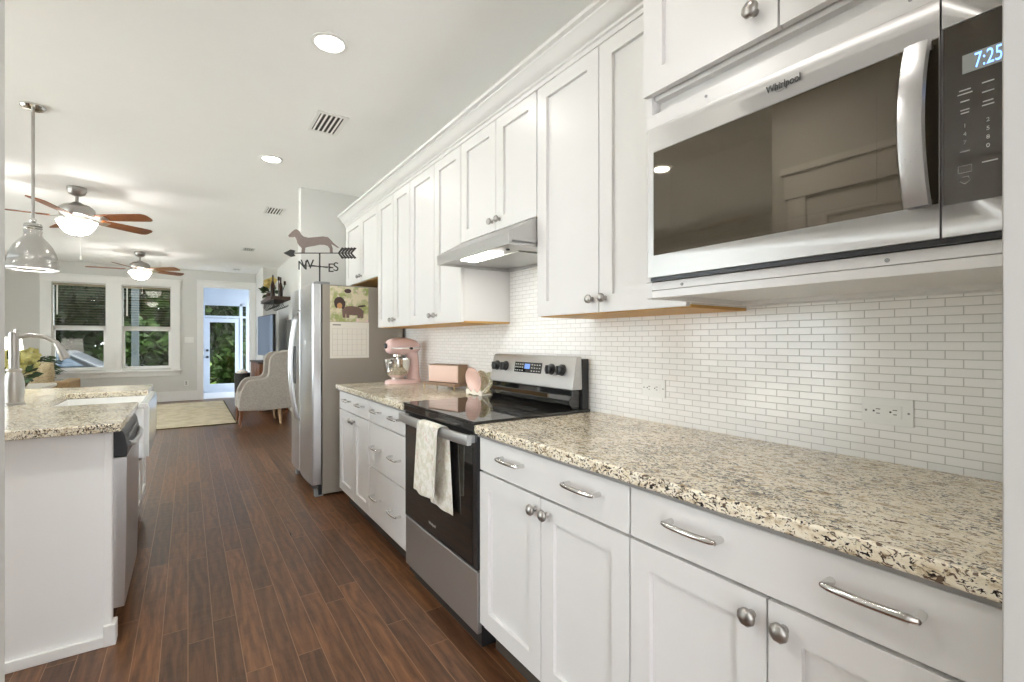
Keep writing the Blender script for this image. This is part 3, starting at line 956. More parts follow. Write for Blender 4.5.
TOP = 2.352
upper_unit('tall white wall cabinet between the range hood and microwave', 0.90, 1.654, 1.352, TOP, [(0.902, 1.276, 1.245), (1.278, 1.653, 1.312)])
upper_unit('short white wall cabinet above the range hood', 1.655, 2.352, 1.79, TOP, [(1.657, 1.988, 1.955), (1.990, 2.351, 2.022)], kz=1.838)
upper_unit('white wall cabinet above the bread box, first left of the hood', 2.353, 3.088, 1.352, TOP, [(2.354, 2.70, 2.668), (2.702, 3.087, 2.737)])
upper_unit('white wall cabinet above the mixer, next to the refrigerator cabinet', 3.089, 3.752, 1.352, TOP, [(3.090, 3.40, 3.37), (3.402, 3.751, 3.435)])
upper_unit('short white wall cabinet over the refrigerator', 3.753, 4.69, 1.765, TOP, [(3.755, 4.221, 4.185), (4.223, 4.689, 4.26)])
crown = [(1.262, 2.335), (1.249, 2.335), (1.249, 2.352), (1.241, 2.356), (1.241, 2.366), (1.228, 2.372), (1.216, 2.385), (1.208, 2.402),
         (1.196, 2.412), (1.196, 2.420), (1.180, 2.424), (1.180, 2.440), (1.262, 2.440)]
crown = [(x, z) for x, z in crown]
struct('trim_4', MB().prism([(x, z) for x, z in crown], 'Y', 0.9, 4.70).box(1.262, 1.5825, 0.9, 4.69, 2.3525, 2.38), M['cab'])

# microwave cabinet: deeper box with a shelf for the microwave, two doors above
XM = 1.055
t = thing('microwave_cabinet', 'deep white cabinet box that frames the built-in microwave', 'cabinet', (1.31, 0.52, 1.362))
b = MB()
b.box(XM, 1.5825, 0.868, 0.888, 1.362, 2.40)
b.box(XM + 0.03, 1.5825, 0.149, 0.867, 1.375, 1.4015)
b.box(XM + 0.034, 1.5825, 0.149, 0.867, 1.862, 1.905)
b.box(XM + 0.012, 1.5825, 0.149, 0.867, 1.905, 2.40)
b.box(1.5, 1.5825, 0.149, 0.867, 1.362, 1.42)
build('body', b, M['cab'], t)
b = MB()
b.box(XM, XM + 0.028, 0.149, 0.868, 1.383, 1.405).box(XM, XM + 0.03, 0.149, 0.868, 1.362, 1.382)
b.box(XM - 0.004, XM + 0.02, 0.149, 0.886, 1.822, 1.862)
b.box(XM - 0.004, XM + 0.02, 0.8665, 0.886, 1.405, 1.822)
tr = build('trim_frame', b, M['cab'], t, bevel=0.0015)
for yy in (0.772, 0.335):
    build('screw', MB().lathe([(0.004, 0), (0.004, -0.002), (0, -0.0022)], (XM, yy, 1.392), 'X', 10), M['grey'], tr)
for yy in (0.70, 0.30):
    build('screw', MB().lathe([(0.0035, 0), (0.0035, -0.002), (0, -0.0022)], (XM - 0.004, yy, 1.845), 'X', 10), M['grey'], tr)
for xx, yy in ((1.13, 0.62), (1.12, 0.50), (1.16, 0.44), (1.14, 0.26)):
    build('screw', MB().lathe([(0.004, 0), (0.004, -0.002), (0, -0.0022)], (xx, yy, 1.375), 'Z', 10), M['grey'], tr)
for ya, yb, ky in ((0.150, 0.520, 0.468), (0.522, 0.887, 0.572)):
    d = build('door', MB().shaker(1.040, ya + 0.0015, yb - 0.0015, 1.915, 2.395), M['cab'], t)
    knob(d, 1.040, ky, 1.972, r=0.0185)

# ------------------------------------------------------------------ microwave
t = thing('microwave', 'stainless built-in microwave with dark glass door and curved handle', 'microwave', (1.25, 0.51, 1.407))
XO = 1.036
build('body', MB().box(XM + 0.021, 1.50, 0.152, 0.866, 1.4165, 1.818), M['grey'], t)
d = MB()
YA, YB, ZA, ZB = 0.257, 0.866, 1.416, 1.818
build('bottom_vent', MB().box(XO + 0.006, XM + 0.0, 0.150, 0.862, 1.406, 1.4155), M['black'], t)
# stainless surround of the door as one ring, glass set into it
def ring(mb, x, o, i, th):
    (a, b_, c, e), (f, g, h, k) = o, i
    O = [(x, a, c), (x, b_, c), (x, b_, e), (x, a, e)]
    I = [(x, f, h), (x, g, h), (x, g, k), (x, f, k)]
    I2 = [(x + 0.004, *p[1:]) for p in I]
    B = [(x + th, *p[1:]) for p in O]
    R = [[mb._v(p) for p in q] for q in (O, I, I2, B)]
    for k2 in range(4):
        j = (k2 + 1) % 4
        for A_, B_ in ((0, 1), (1, 2), (3, 0)):
            mb.bm.faces.new((R[A_][k2], R[A_][j], R[B_][j], R[B_][k2]))
    mb.bm.faces.new(R[2]); mb.bm.faces.new(R[3])
GA, GB, GZ0, GZ1 = 0.258, 0.848, 1.474, 1.752
ring(d, XO, (YA, YB, ZA, ZB), (GA, GB, GZ0, GZ1), 0.022)
door = build('door', d, M['steel'], t, bevel=0.003)
build('window', MB().box(XO + 0.001, XO + 0.0038, GA + 0.001, GB - 0.001, GZ0 + 0.001, GZ1 - 0.001), M['mwglass'], door)
# inner screen border seen through the glass
m_mesh = simple('microwave_screen', (0.040, 0.033, 0.023, 1), 0.03, ior=1.97, noise=0.05, nscale=60)
m_mesh.node_tree.nodes['Principled BSDF'].inputs['Specular Tint'].default_value = (1.0, 0.90, 0.74, 1)
build('window_screen', MB().box(XO + 0.0006, XO + 0.0016, 0.345, 0.795, 1.500, 1.690), m_mesh, door)
pts = []
for k in range(15):
    s = -1 + k / 7
    pts.append((XO - 0.012 - 0.034 * (1 - s * s), 0.283, 1.610 + s * 0.138))
hm = MB()
rings = []
for (x, y, z) in pts:
    rings.append([(x, y - 0.019, z), (x - 0.006, y - 0.016, z), (x - 0.008, y, z), (x - 0.006, y + 0.016, z), (x, y + 0.019, z), (x + 0.006, y, z)])
hm.loft(rings)
for s in (-1, 1):
    hm.box(XO - 0.012, XO + 0.002, 0.268, 0.298, 1.610 + s * 0.132 - 0.006, 1.610 + s * 0.132 + 0.006)
build('handle', hm, M['steelz'], door, smooth=50)
text_mesh('logo', 'Whirlpool', M['logo'], door, (XO - 0.0002, 0.510, 1.786), (0, -1, 0), (0, 0, 1), width=0.070, sy=1.35)
build('logo_swoosh', MB().tube([(XO - 0.0006, 0.5135 + 0.012 * math.cos(a), 1.7825 + 0.0085 * math.sin(a) - 0.25 * 0.012 * math.cos(a)) for a in [x * 0.35 for x in range(-10, 5)]], 0.0003, 5), M['logo'], door)
cp = MB()
ring(cp, XO, (0.152, 0.2545, ZA, ZB), (0.153, 0.2535, 1.468, 1.762), 0.022)
cpo = build('control_panel', cp, M['steel'], t, bevel=0.002)
build('panel_face', MB().box(XO + 0.0008, XO + 0.0038, 0.154, 0.2525, 1.469, 1.761), M['mwpanel'], cpo)
lcd = build('display', MB().box(XO + 0.0002, XO + 0.001, 0.160, 0.229, 1.676, 1.706), M['lcd'], cpo)
text_mesh('display_digits', '7:25', M['lcdblue'], lcd, (XO, 0.1985, 1.690), (0, -1, 0), (0, 0, 1), width=0.031, sy=1.75)
for i, row in enumerate(('123', '456', '789')):
    for j, ch in enumerate(row):
        text_mesh('button_digit', ch, M['mark'], cpo, (XO + 0.0006, 0.226 - 0.027 * j, 1.592 - i * 0.0135), (0, -1, 0), (0, 0, 1), size=0.009)
text_mesh('button_digit', '0', M['mark'], cpo, (XO + 0.0006, 0.199, 1.592 - 3 * 0.0135), (0, -1, 0), (0, 0, 1), size=0.009)
for (yy, zz, w) in ((0.226, 1.650, .014), (0.199, 1.652, .014), (0.226, 1.644, .018), (0.226, 1.632, .011), (0.199, 1.637, .014), (0.226, 1.618, .011), (0.226, 1.613, .010),
                    (0.199, 1.622, .012), (0.199, 1.616, .014), (0.226, 1.551, .012), (0.197, 1.527, .018)):
    build('button_label', MB().box(XO + 0.0002, XO + 0.0008, yy - w / 2, yy + w / 2, zz - 0.0009, zz + 0.0009), M['mark'], cpo)
p = [(0.234, 1.517), (0.218, 1.517), (0.218, 1.528), (0.234, 1.528)]
build('button_symbol', MB().tube([(XO + 0.0006, *p[a % 4]) for a in range(5)], 0.0006, 4), M['mark'], cpo)
p = [(0.226, 1.4985), (0.219, 1.504), (0.222, 1.510), (0.230, 1.510), (0.233, 1.504)]
build('button_symbol', MB().tube([(XO + 0.0006, *p[a % 5]) for a in range(6)], 0.0006, 4), M['mark'], cpo)

# ------------------------------------------------------------------ range
t = thing('range', 'stainless electric range with black glass top and oven door', 'range', (1.24, 2.02, 0))
RY0, RY1 = 1.642, 2.398
build('body', MB().box(0.972, 1.56, RY0 + 0.003, RY1 - 0.003, 0.035, 0.9135), M['black'], t)
build('foot', MB().box(0.99, 1.5, RY0 + 0.03, RY1 - 0.03, 0, 0.035), M['black'], t)
ct = build('cooktop', MB().box(0.936, 1.56, RY0, RY1, 0.9145, 0.925), M['blackglass'], t, bevel=0.003)
build('front_trim', MB().box(0.938, 0.972, RY0 + 0.001, RY1 - 0.001, 0.884, 0.914), M['blackglass'], t, bevel=0.003)
b = MB()
for (xx, yy, r) in ((1.08, 1.83, 0.10), (1.33, 1.83, 0.075), (1.08, 2.2, 0.075), (1.33, 2.2, 0.10), (1.36, 2.02, 0.05)):
    b.loft([[(xx + q * math.cos(2 * PI * k / 40), yy + q * math.sin(2 * PI * k / 40), 0.9253) for k in range(40)] for q in (r - .002, r)], cap=False)
build('burner_ring', b, simple('burner_grey', (0.05, 0.05, 0.05, 1), 0.15), ct)
dr = build('oven_door', MB().box(0.950, 0.972, RY0 + 0.001, RY1 - 0.001, 0.332, 0.880), M['black'], t, bevel=0.003)
build('window', MB().box(0.947, 0.952, RY0 + 0.035, RY1 - 0.035, 0.340, 0.815), M['ovenglass'], dr)
b = MB().box(0.9485, 0.952, RY0 + 0.002, RY0 + 0.034, 0.334, 0.815).box(0.9485, 0.952, RY1 - 0.034, RY1 - 0.002, 0.334, 0.815).box(0.9485, 0.952, RY0 + 0.002, RY1 - 0.002, 0.816, 0.878)
build('door_frame', b, simple('door_frame_grey', (0.06, 0.06, 0.06, 1), 0.25, 0.6), dr)
b = MB()
rings = []
for k in range(17):
    q = -1 + k / 8
    x = 0.896 + 0.014 * abs(q) ** 5
    rings.append([(x, 2.02 + q * 0.368, z) for x, z in ((x, 0.832), (x - 0.002, 0.836), (x - 0.002, 0.868), (x, 0.872), (x + 0.016, 0.872), (x + 0.018, 0.868), (x + 0.018, 0.836), (x + 0.016, 0.832))])
b.loft(rings)
for s in (-1, 1):
    b.box(0.912, 0.951, 2.02 + s * 0.345 - 0.014, 2.02 + s * 0.345 + 0.014, 0.838, 0.866)
build('handle', b, M['steel'], dr, smooth=50)
text_mesh('logo', 'Whirlpool', M['logol'], dr, (0.9468, 2.06, 0.385), (0, -1, 0), (0, 0, 1), width=0.075)
build('storage_drawer', MB().box(0.950, 0.972, RY0 + 0.001, RY1 - 0.001, 0.078, 0.325), M['steel'], t, bevel=0.004)
gd = MB().prism([(1.487, 0.925), (1.470, 0.945), (1.468, 0.965), (1.485, 0.985), (1.487, 1.012), (1.56, 1.012), (1.56, 0.925)], 'Y', RY0 + 0.045, RY1 - 0.003)
bg_o = build('backguard', gd, M['blackglass'], t, bevel=0.003)
pn = MB().prism([(1.474, 1.014), (1.500, 1.158), (1.510, 1.170), (1.535, 1.172), (1.54, 1.014)], 'Y', RY0 + 0.032, RY1 + 0.004)
pan = build('control_panel', pn, M['steel'], bg_o, bevel=0.006, seg=3)
build('rear_cover', MB().box(1.538, 1.578, RY0 + 0.030, RY1 + 0.002, 0.917, 1.160), M['black'], bg_o, bevel=0.004)
def panx(z): return 1.474 + (z - 1.014) / 0.144 * 0.026
dp = build('display', MB().loft([[(panx(z) - o, y, z) for z, o in ((1.078, .002), (1.132, .002), (1.132, -.004), (1.078, -.004))] for y in (1.925, 2.165)]), M['blackglass'], bg_o)
b = MB()
for j in range(3):
    for yy in (1.94, 1.962, 1.984, 2.006, 2.09, 2.112, 2.134, 2.152):
        z = 1.088 + j * 0.016
        b.box(panx(z) - 0.0026, panx(z) - 0.0018, yy - 0.005, yy + 0.005, z - 0.0025, z + 0.0025)
build('display_marking', b, M['mark'], bg_o)
build('display_clock', MB().loft([[(panx(z) - o, y, z) for z, o in ((1.098, .0028), (1.124, .0028), (1.124, .0005), (1.098, .0005))] for y in (2.025, 2.072)]), emit('clock_blue', (0.12, 0.22, 0.55), 0.5), bg_o)
for yy in (2.345, 2.255, 1.845, 1.765):
    z = 1.105; x = panx(z)
    b = MB()
    b.lathe([(0.028, 0.004), (0.028, -0.004), (0.024, -0.008), (0.022, -0.028), (0.018, -0.031), (0, -0.031)], (x, yy, z), 'X', 24)
    b.box(x - 0.036, x - 0.028, yy - 0.005, yy + 0.005, z - 0.021, z + 0.021)
    build('knob', b, M['black'], bg_o)

# towel over the oven handle
tw = MB()
def tfn(u, v):
    # u: along the cloth from the back hem, over the bar, to the front hem;  v: across the width
    Lb, Lf, arc = 0.370, 0.325, 0.03
    s = u * (Lb + arc + Lf)
    if s < Lb:
        z = 0.873 - (Lb - s); x = 0.926; side = -1
        f = (Lb - s) / Lb
    elif s < Lb + arc:
        a = (s - Lb) / arc * PI
        z = 0.873 + 0.008 * math.sin(a); x = 0.904 + 0.022 * math.cos(a) ; side = 0; f = 0
    else:
        f = (s - Lb - arc) / Lf
        z = 0.873 - (s - Lb - arc); x = 0.881; side = 1
    wob = math.sin(v * 9.5 + 0.6 * side) * 0.007 * f
    if side < 0: y = 2.06 - v * 0.215 - 0.035 * f
    elif side == 0: y = 2.07 - v * 0.215
    else: y = 2.08 - v * 0.215 + 0.045 * f * (1 - v * 0.5)
    x += wob if side > 0 else wob * 0.5
    if side > 0: x -= 0.004 * f
    return (x, y, z)
tw.grid(tfn, 60, 24)
one('dish_towel', 'pale printed dish towel hanging over the oven handle', 'towel', tw, M['towel'], (0.904, 1.96, 0.873), smooth=180, solid=0.005, sub=1)

# ------------------------------------------------------------------ range hood
t = thing('range_hood', 'stainless under-cabinet range hood with its lamp on', 'range hood', (1.35, 2.0, 1.655))
HY0, HY1 = 1.657, 2.350
hm = MB()
sec = [(1.110, 1.655), (1.106, 1.700), (1.250, 1.789), (1.5825, 1.789), (1.5825, 1.655)]
# closed shell with a recessed belly: outer prism, belly as separate part
hm.prism([(1.110, 1.662), (1.106, 1.702), (1.252, 1.7855), (1.5825, 1.7855), (1.5825, 1.672)], 'Y', HY0, HY1)
build('canopy', hm, M['steel'], t, bevel=0.002)
b = MB()
b.box(1.110, 1.122, HY0, HY1, 1.652, 1.666).box(1.565, 1.5825, HY0, HY1, 1.652, 1.672)
b.box(1.122, 1.565, HY0, HY0 + 0.012, 1.652, 1.672).box(1.122, 1.565, HY1 - 0.012, HY1, 1.652, 1.672)
build('rim', b, M['steel'], t, bevel=0.0015)
build('filter', MB().box(1.27, 1.54, HY0 + 0.16, HY1 - 0.16, 1.659, 1.668), brushed('filter_grey', (0.5, 0.5, 0.48), 0.45, 'X'), t, bevel=0.002)
lm = build('lamp_lens', MB().box(1.155, 1.245, 1.90, 2.17, 1.654, 1.6615), M['hoodlens'], t, bevel=0.003)
build('switch', MB().lathe([(0.009, 0), (0.009, -0.006), (0, -0.007)], (1.20, 1.80, 1.6615), 'Z', 14), M['black'], t)
area_light(t, (1.20, 2.035, 1.651), 0.25, P_HOOD, (1, .95, .86), shape='RECTANGLE', sy=0.08, rot=(0, 0, PI / 2))

# ------------------------------------------------------------------ outlets and switches
def outlet(label, yc, zc):
    t = thing('wall_outlet', label, 'outlet', (1.583, yc, zc), group='backsplash outlets')
    build('cover_plate', MB().box(1.577, 1.5832, yc - 0.0585, yc + 0.0585, zc - 0.0365, zc + 0.0365), M['plate_white'], t, bevel=0.002)
    f = build('socket_face', MB().box(1.5745, 1.5772, yc - 0.034, yc + 0.034, zc - 0.0165, zc + 0.0165), M['plate_white'], t, bevel=0.001)
    b = MB()
    for s in (-1, 1):
        y = yc + s * 0.019
        b.box(1.5738, 1.575, y - 0.005, y + 0.005, zc + 0.005, zc + 0.0068).box(1.5738, 1.575, y - 0.004, y + 0.004, zc - 0.0068, zc - 0.005)
        b.lathe([(0.0026, 0), (0.0026, -0.0008), (0, -0.0008)], (1.5745, y + 0.010, zc), 'X', 8)
    build('slot', b, M['slot'], f)
    for s in (-1, 1):
        build('screw', MB().lathe([(0.003, 0), (0.003, -0.001), (0, -0.0012)], (1.577, yc + s * 0.048, zc), 'X', 8), M['grey'], t)


outlet('white outlet on the tile at the right, nearest the microwave end', 0.502, 1.052)
outlet('white outlet on the tile nearer the range', 1.291, 1.052)
t = thing('wall_outlet', 'small white outlet low on the far wall between window and door', 'outlet', (-0.03, YF, 0.36))
build('cover_plate', MB().box(-0.07, 0.01, YF - 0.006, YF, 0.31, 0.42), M['plate_white'], t, bevel=0.002)
build('slot', MB().box(-0.045, -0.015, YF - 0.0075, YF - 0.006, 0.375, 0.395).box(-0.045, -0.015, YF - 0.0075, YF - 0.006, 0.335, 0.355), M['slot'], t)
t = thing('light_switch', 'white light switch plate left of the far door casing', 'switch', (0.02, YF, 1.27))
build('cover_plate', MB().box(-0.06, 0.10, YF - 0.006, YF, 1.21, 1.33), M['plate_white'], t, bevel=0.002)
build('rocker', MB().box(-0.035, -0.005, YF - 0.009, YF - 0.006, 1.235, 1.305).box(0.035, 0.065, YF - 0.009, YF - 0.006, 1.235, 1.305), M['plate_white'], t, bevel=0.001)

# ------------------------------------------------------------------ refrigerator
t = thing('refrigerator', 'stainless side-by-side refrigerator with taupe grey sides', 'refrigerator', (1.2, 4.46, 0))
FY0, FY1 = 4.0, 4.92
build('body', MB().box(0.888, 1.56, FY0, FY1, 0.02, 1.70), M['fridgeside'], t, bevel=0.006)
build('kick_grille', MB().box(0.86, 0.888, FY0 + 0.02, FY1 - 0.02, 0.015, 0.085), M['black'], t)
build('foot', MB().box(0.84, 0.90, FY0 + 0.03, FY0 + 0.09, 0.0, 0.05).box(0.84, 0.90, FY1 - 0.09, FY1 - 0.03, 0.0, 0.05), M['grey'], t)
def fdoor(y0, y1):
    mb = MB()
    n = 12
    pts = [(0.880, y0), (0.822, y0)]
    pts += [(0.812 - 0.012 * (1 - (2 * k / n - 1) ** 2), y0 + 0.01 + (y1 - y0 - 0.02) * k / n) for k in range(n + 1)]
    pts += [(0.822, y1), (0.880, y1)]
    mb.loft([[(x, y, z) for x, y in pts] for z in (0.10, 1.70)])
    return mb
dn = build('door', fdoor(FY0 + 0.002, 4.512), M['steelz'], t, bevel=0.004, smooth=30)
dfz = build('door', fdoor(4.518, FY1 - 0.002), M['steelz'], t, bevel=0.004, smooth=30)
for d_, yy in ((dn, 4.475), (dfz, 4.556)):
    pts = [(0.806, yy, 0.56)] + [(0.79 - 0.055 * (1 - (2 * k / 14 - 1) ** 2), yy, 0.57 + 0.93 * k / 14) for k in range(15)] + [(0.806, yy, 1.51)]
    build('handle', MB().tube(pts, 0.0125, 10), M['steelz'], d_)
build('dispenser', MB().box(0.797, 0.83, 4.64, 4.83, 0.86, 1.20), M['black'], dfz, bevel=0.006)
build('hinge_cover', MB().box(0.84, 0.95, FY0 + 0.02, FY0 + 0.10, 1.70, 1.722).box(0.84, 0.95, FY1 - 0.10, FY1 - 0.02, 1.70, 1.722), M['grey'], t, bevel=0.004)

# calendar hanging on the refrigerator's side
CY = FY0 - 0.0022
t = thing('wall_calendar', 'open wall calendar with a dog picture stuck on the refrigerator side', 'calendar', (1.09, FY0, 1.39))
KX = (0.945, 1.255)
pic = build('picture_page', MB().box(KX[0], KX[1], CY - 0.001, CY + 0.001, 1.402, 1.690), M['meadow'], t)
dt = build('date_page', MB().box(KX[0], KX[1] + 0.004, CY - 0.0015, CY + 0.0012, 1.105, 1.400), M['paper'], t)
def disc(mb, x, z, rx, rz, y, a=0):
    pts = [(x + rx * math.cos(k * PI / 10) * math.cos(a) - rz * math.sin(k * PI / 10) * math.sin(a), z + rx * math.cos(k * PI / 10) * math.sin(a) + rz * math.sin(k * PI / 10) * math.cos(a)) for k in range(20)]
    mb.prism(pts, 'Y', y, y - 0.0006)
b = MB()
disc(b, 1.125, 1.495, 0.085, 0.038, CY - 0.001, -0.05)
for xx, hh in ((1.055, .07), (1.085, .06), (1.175, .06), (1.20, .065)):
    b.prism([(xx - .011, 1.435), (xx + .011, 1.435), (xx + .016, 1.50), (xx - .016, 1.50)], 'Y', CY - .001, CY - .0018)
build('dog_print', b, M['printbrown'], pic)
for q in ((1.018, 1.560, 0.042, 0.044, CY - 0.0018, 0), (0.992, 1.545, 0.014, 0.034, CY - 0.0020, 0.2), (1.050, 1.540, 0.015, 0.036, CY - 0.0020, -0.2),
          (1.20, 1.535, 0.035, 0.008, CY - 0.0018, 0.15), (1.085, 1.655, 0.028, 0.018, CY - 0.0018, 0)):
    b = MB()
    disc(b, *q)
    build('dog_print', b, M['printdark'], pic)
b = MB()
disc(b, 1.020, 1.532, 0.020, 0.024, CY - 0.0026)
build('dog_print', b, M['printtan'], pic)
b = MB()
for k in range(8):
    x = KX[0] + 0.018 + k * 0.0392
    b.box(x, x + 0.0012, CY - 0.0022, CY - 0.0015, 1.125, 1.345)
for k in range(6):
    z = 1.125 + k * 0.044
    b.box(KX[0] + 0.018, KX[0] + 0.2936, CY - 0.0022, CY - 0.0015, z, z + 0.0012)
build('date_grid', b, M['ink'], dt)
b = MB().box(KX[0] + 0.02, KX[0] + 0.085, CY - 0.0022, CY - 0.0015, 1.372, 1.380)
build('heading', b, simple('ink_dark', srgb(120, 114, 108), .8, noise=0), dt)

# weather vane on the refrigerator
t = thing('weather_vane', 'bronze dachshund weather vane standing on the refrigerator', 'weather vane', (0.932, 4.30, 1.70), -THETA, local=True)
K = 0.001383
def W(px, py): return ((px - 250) * K, 0.297 + (460 - py) * K)
build('pole', MB().tube([(0, 0, 0.012), (0, 0, 0.30)], 0.0065, 8), M['blackm'], t)
build('base', MB().lathe([(0.075, 0), (0.075, 0.006), (0.02, 0.012), (0.012, 0.03), (0, 0.03)]), M['blackm'], t)
dog = [(57, 352), (65, 342), (80, 328), (92, 317), (104, 313), (116, 317), (127, 328), (136, 345), (150, 357), (180, 365), (230, 361), (270, 357), (300, 361), (318, 378), (338, 400), (368, 424),
       (362, 429), (338, 414), (322, 405), (329, 430), (330, 457), (314, 457), (312, 432), (300, 416), (280, 409), (250, 408), (215, 415), (180, 421), (160, 426), (157, 457), (137, 457), (141, 430), (126, 416), (113, 400), (107, 378), (97, 359), (80, 361), (62, 361)]
build('dog_figure', MB().prism([W(*p) for p in dog], 'Y', -0.004, 0.004), M['copper'], t)
arr = MB().tube([(W(60, 460)[0], 0, 0.297), (W(440, 460)[0], 0, 0.297)], 0.0045, 8)
arr.prism([W(*p) for p in ((26, 460), (72, 438), (100, 445), (88, 461), (100, 478), (72, 484))], 'Y', -0.004, 0.004)
for k in range(5):
    x = 362 + k * 19
    for s in (-1, 1):
        arr.prism([W(*p) for p in ((x, 460), (x + 12, 460), (x + 40, 460 + s * 30), (x + 26, 460 + s * 36))], 'Y', -0.003, 0.003)
build('arrow', arr, M['blackm'], t)
zl = 0.297 - 83 * K
arm = MB()
tips = {'N': (-0.128, -0.04), 'S': (0.125, 0.04), 'W': (-0.062, -0.10), 'E': (0.058, 0.10)}
for k in tips:
    u, w = tips[k]
    arm.tube([(0, 0, zl), (u * .72, w * .72, zl)], 0.0035, 6)
arm.sphere((0, 0, zl), 0.011, seg=10, rings=6)
build('arm', arm, M['blackm'], t)
for k, (u, w) in tips.items():
    text_mesh('letter', k, M['blackm'], t, (u, w, zl), (1, 0, 0), (0, 0, 1), size=0.108, depth=0.006)

# ------------------------------------------------------------------ things on the left counter
t = thing('stand_mixer', 'pink stand mixer with a steel bowl beside the refrigerator', 'stand mixer', (1.41, 3.60, 0.915), 0.12, local=True)
base = []
for k in range(28):
    a = 2 * PI * k / 28
    base.append((0.155 * math.cos(a), (0.085 + 0.018 * math.cos(a) * -1) * math.sin(a)))
build('base', MB().loft([[(x * s, y * s, z) for x, y in base] for s, z in ((1, 0), (1, 0.012), (0.96, 0.024), (0.82, 0.032))]), M['pink'], t)
col = []
for z, x, rx, ry in ((0.02, 0.085, 0.062, 0.062), (0.06, 0.088, 0.048, 0.050), (0.12, 0.092, 0.040, 0.044), (0.19, 0.085, 0.042, 0.046), (0.24, 0.06, 0.06, 0.052)):
    col.append([(x + rx * math.cos(2 * PI * k / 18), ry * math.sin(2 * PI * k / 18), z) for k in range(18)])
build('column', MB().loft(col), M['pink'], t)
hd = []
for x, rz, ry, zc in ((-0.148, .022, .022, .287), (-0.142, .044, .040, .286), (-0.12, .058, .054, .287), (-0.06, .068, .062, .289), (0.0, .068, .064, .288), (0.06, .062, .060, .286), (0.11, .048, .048, .284), (0.135, .028, .03, .282)):
    hd.append([(x, ry * math.cos(2 * PI * k / 20), zc + rz * math.sin(2 * PI * k / 20)) for k in range(20)])
h = build('head', MB().loft(hd), M['pink'], t, smooth=60)
band = []
for x, r in ((-0.135, .0515), (-0.06, .0652), (0.0, .0666), (0.07, .0615), (0.12, .046)):
    band.append((x, r))
bd = MB()
for s in (-1, 1):
    bd.loft([[(x, s * (r + .0005), .268), (x, s * (r + .0025), .268), (x, s * (r + .0025), .279), (x, s * (r + .0005), .279)] for x, r in band])
build('trim_band', bd, M['silver'], h)
build('hub_cap', MB().lathe([(0.021, -0.150), (0.021, -0.158), (0.015, -0.162), (0, -0.162)], (0, 0, 0.292), 'X', 16), M['black'], h)
build('speed_knob', MB().lathe([(0.010, 0.055), (0.010, 0.078), (0.0, 0.08)], (0.03, 0, 0.272), 'Y', 12).lathe([(0.010, -0.055), (0.010, -0.078), (0.0, -0.08)], (0.03, 0, 0.272), 'Y', 12), M['black'], h)
bw = [(0.030, 0.032), (0.048, 0.035), (0.050, 0.045), (0.070, 0.058), (0.092, 0.085), (0.103, 0.13), (0.107, 0.188), (0.110, 0.19), (0.104, 0.188), (0.100, 0.13), (0.088, 0.09), (0.05, 0.055), (0, 0.05)]
bo = build('bowl', MB().lathe(bw, (-0.055, 0, 0), 'Z', 28), M['silver'], t)
build('bowl_handle', MB().tube([(-0.14, -0.06, 0.165), (-0.172, -0.085, 0.16), (-0.172, -0.085, 0.10), (-0.132, -0.058, 0.09)], 0.006, 8), M['silver'], bo)
build('beater', MB().tube([(-0.055, 0, 0.23), (-0.055, 0, 0.15)], 0.008, 8).tube([(-0.055, 0, 0.16), (-0.055, .045, 0.12), (-0.055, 0, 0.07), (-0.055, -.045, 0.12), (-0.055, 0, 0.16)], 0.005, 6), M['silver'], t)
build('planetary_collar', MB().lathe([(0.034, 0.225), (0.036, 0.21), (0.026, 0.20), (0, 0.20)], (-0.055, 0, 0), 'Z', 16), M['silver'], h)

az = math.radians(15.3)
t = thing('bread_box', 'pink box-shaped bread bin on a low brass-legged tray', 'bread bin', (1.491, 2.995, 0.915), az, local=True)
build('case', MB().box(-0.041, 0.041, -0.150, 0.153, 0.046, 0.163), M['pinkbox'], t, bevel=0.007, seg=3)
build('end_panel', MB().box(-0.042, 0.043, -0.158, -0.1505, 0.044, 0.165), M['taupewood'], t, bevel=0.002)
build('lid', MB().box(-0.043, 0.043, -0.159, 0.155, 0.1635, 0.170), M['taupewood'], t, bevel=0.002)
tr = build('tray', MB().box(-0.085, 0.046, -0.168, 0.165, 0.026, 0.0445), M['taupewood'], t, bevel=0.003)
for sx in (-0.078, 0.036):
    for sy in (-0.155, 0.152):
        build('leg', MB().tube([(sx, sy, 0.027), (sx, sy, 0)], [0.006, 0.004], 8), M['brass'], t)

t = thing('dish_rack', 'cream scalloped countertop rack beside the range', 'dish rack', (1.475, 2.505, 0.915), local=True)
b = MB()
sc = []
for k in range(25):
    u = -0.095 + 0.19 * k / 24
    sc.append((u, 0.030 + 0.010 * math.sin(k / 24 * PI * 5)))
b.loft([[(-0.05 - 0.003 + q, u, z) for q in (0,)] + [(-0.047, u, z), (-0.047, u, 0.004 + 0.006 * abs(math.sin(u * 40))), (-0.053, u, 0.004 + 0.006 * abs(math.sin(u * 40)))] for u, z in sc])
b.box(-0.05, 0.07, -0.095, 0.095, 0.010, 0.016)
for sx in (-0.045, 0.06):
    for sy in (-0.088, 0.088):
        b.lathe([(0.009, 0), (0.007, 0.012), (0, 0.013)], (sx, sy, 0), 'Z', 10)
build('base', b, M['cream'], t)
bk = MB()
prof = [(-0.095, 0.016), (-0.095, 0.07), (-0.08, 0.10), (-0.055, 0.09), (-0.03, 0.125), (0, 0.14), (0.03, 0.125), (0.055, 0.09), (0.08, 0.10), (0.095, 0.07), (0.095, 0.016)]
bk.prism(prof, 'X', 0.052, 0.060)
build('back_panel', bk, M['floral'], t)
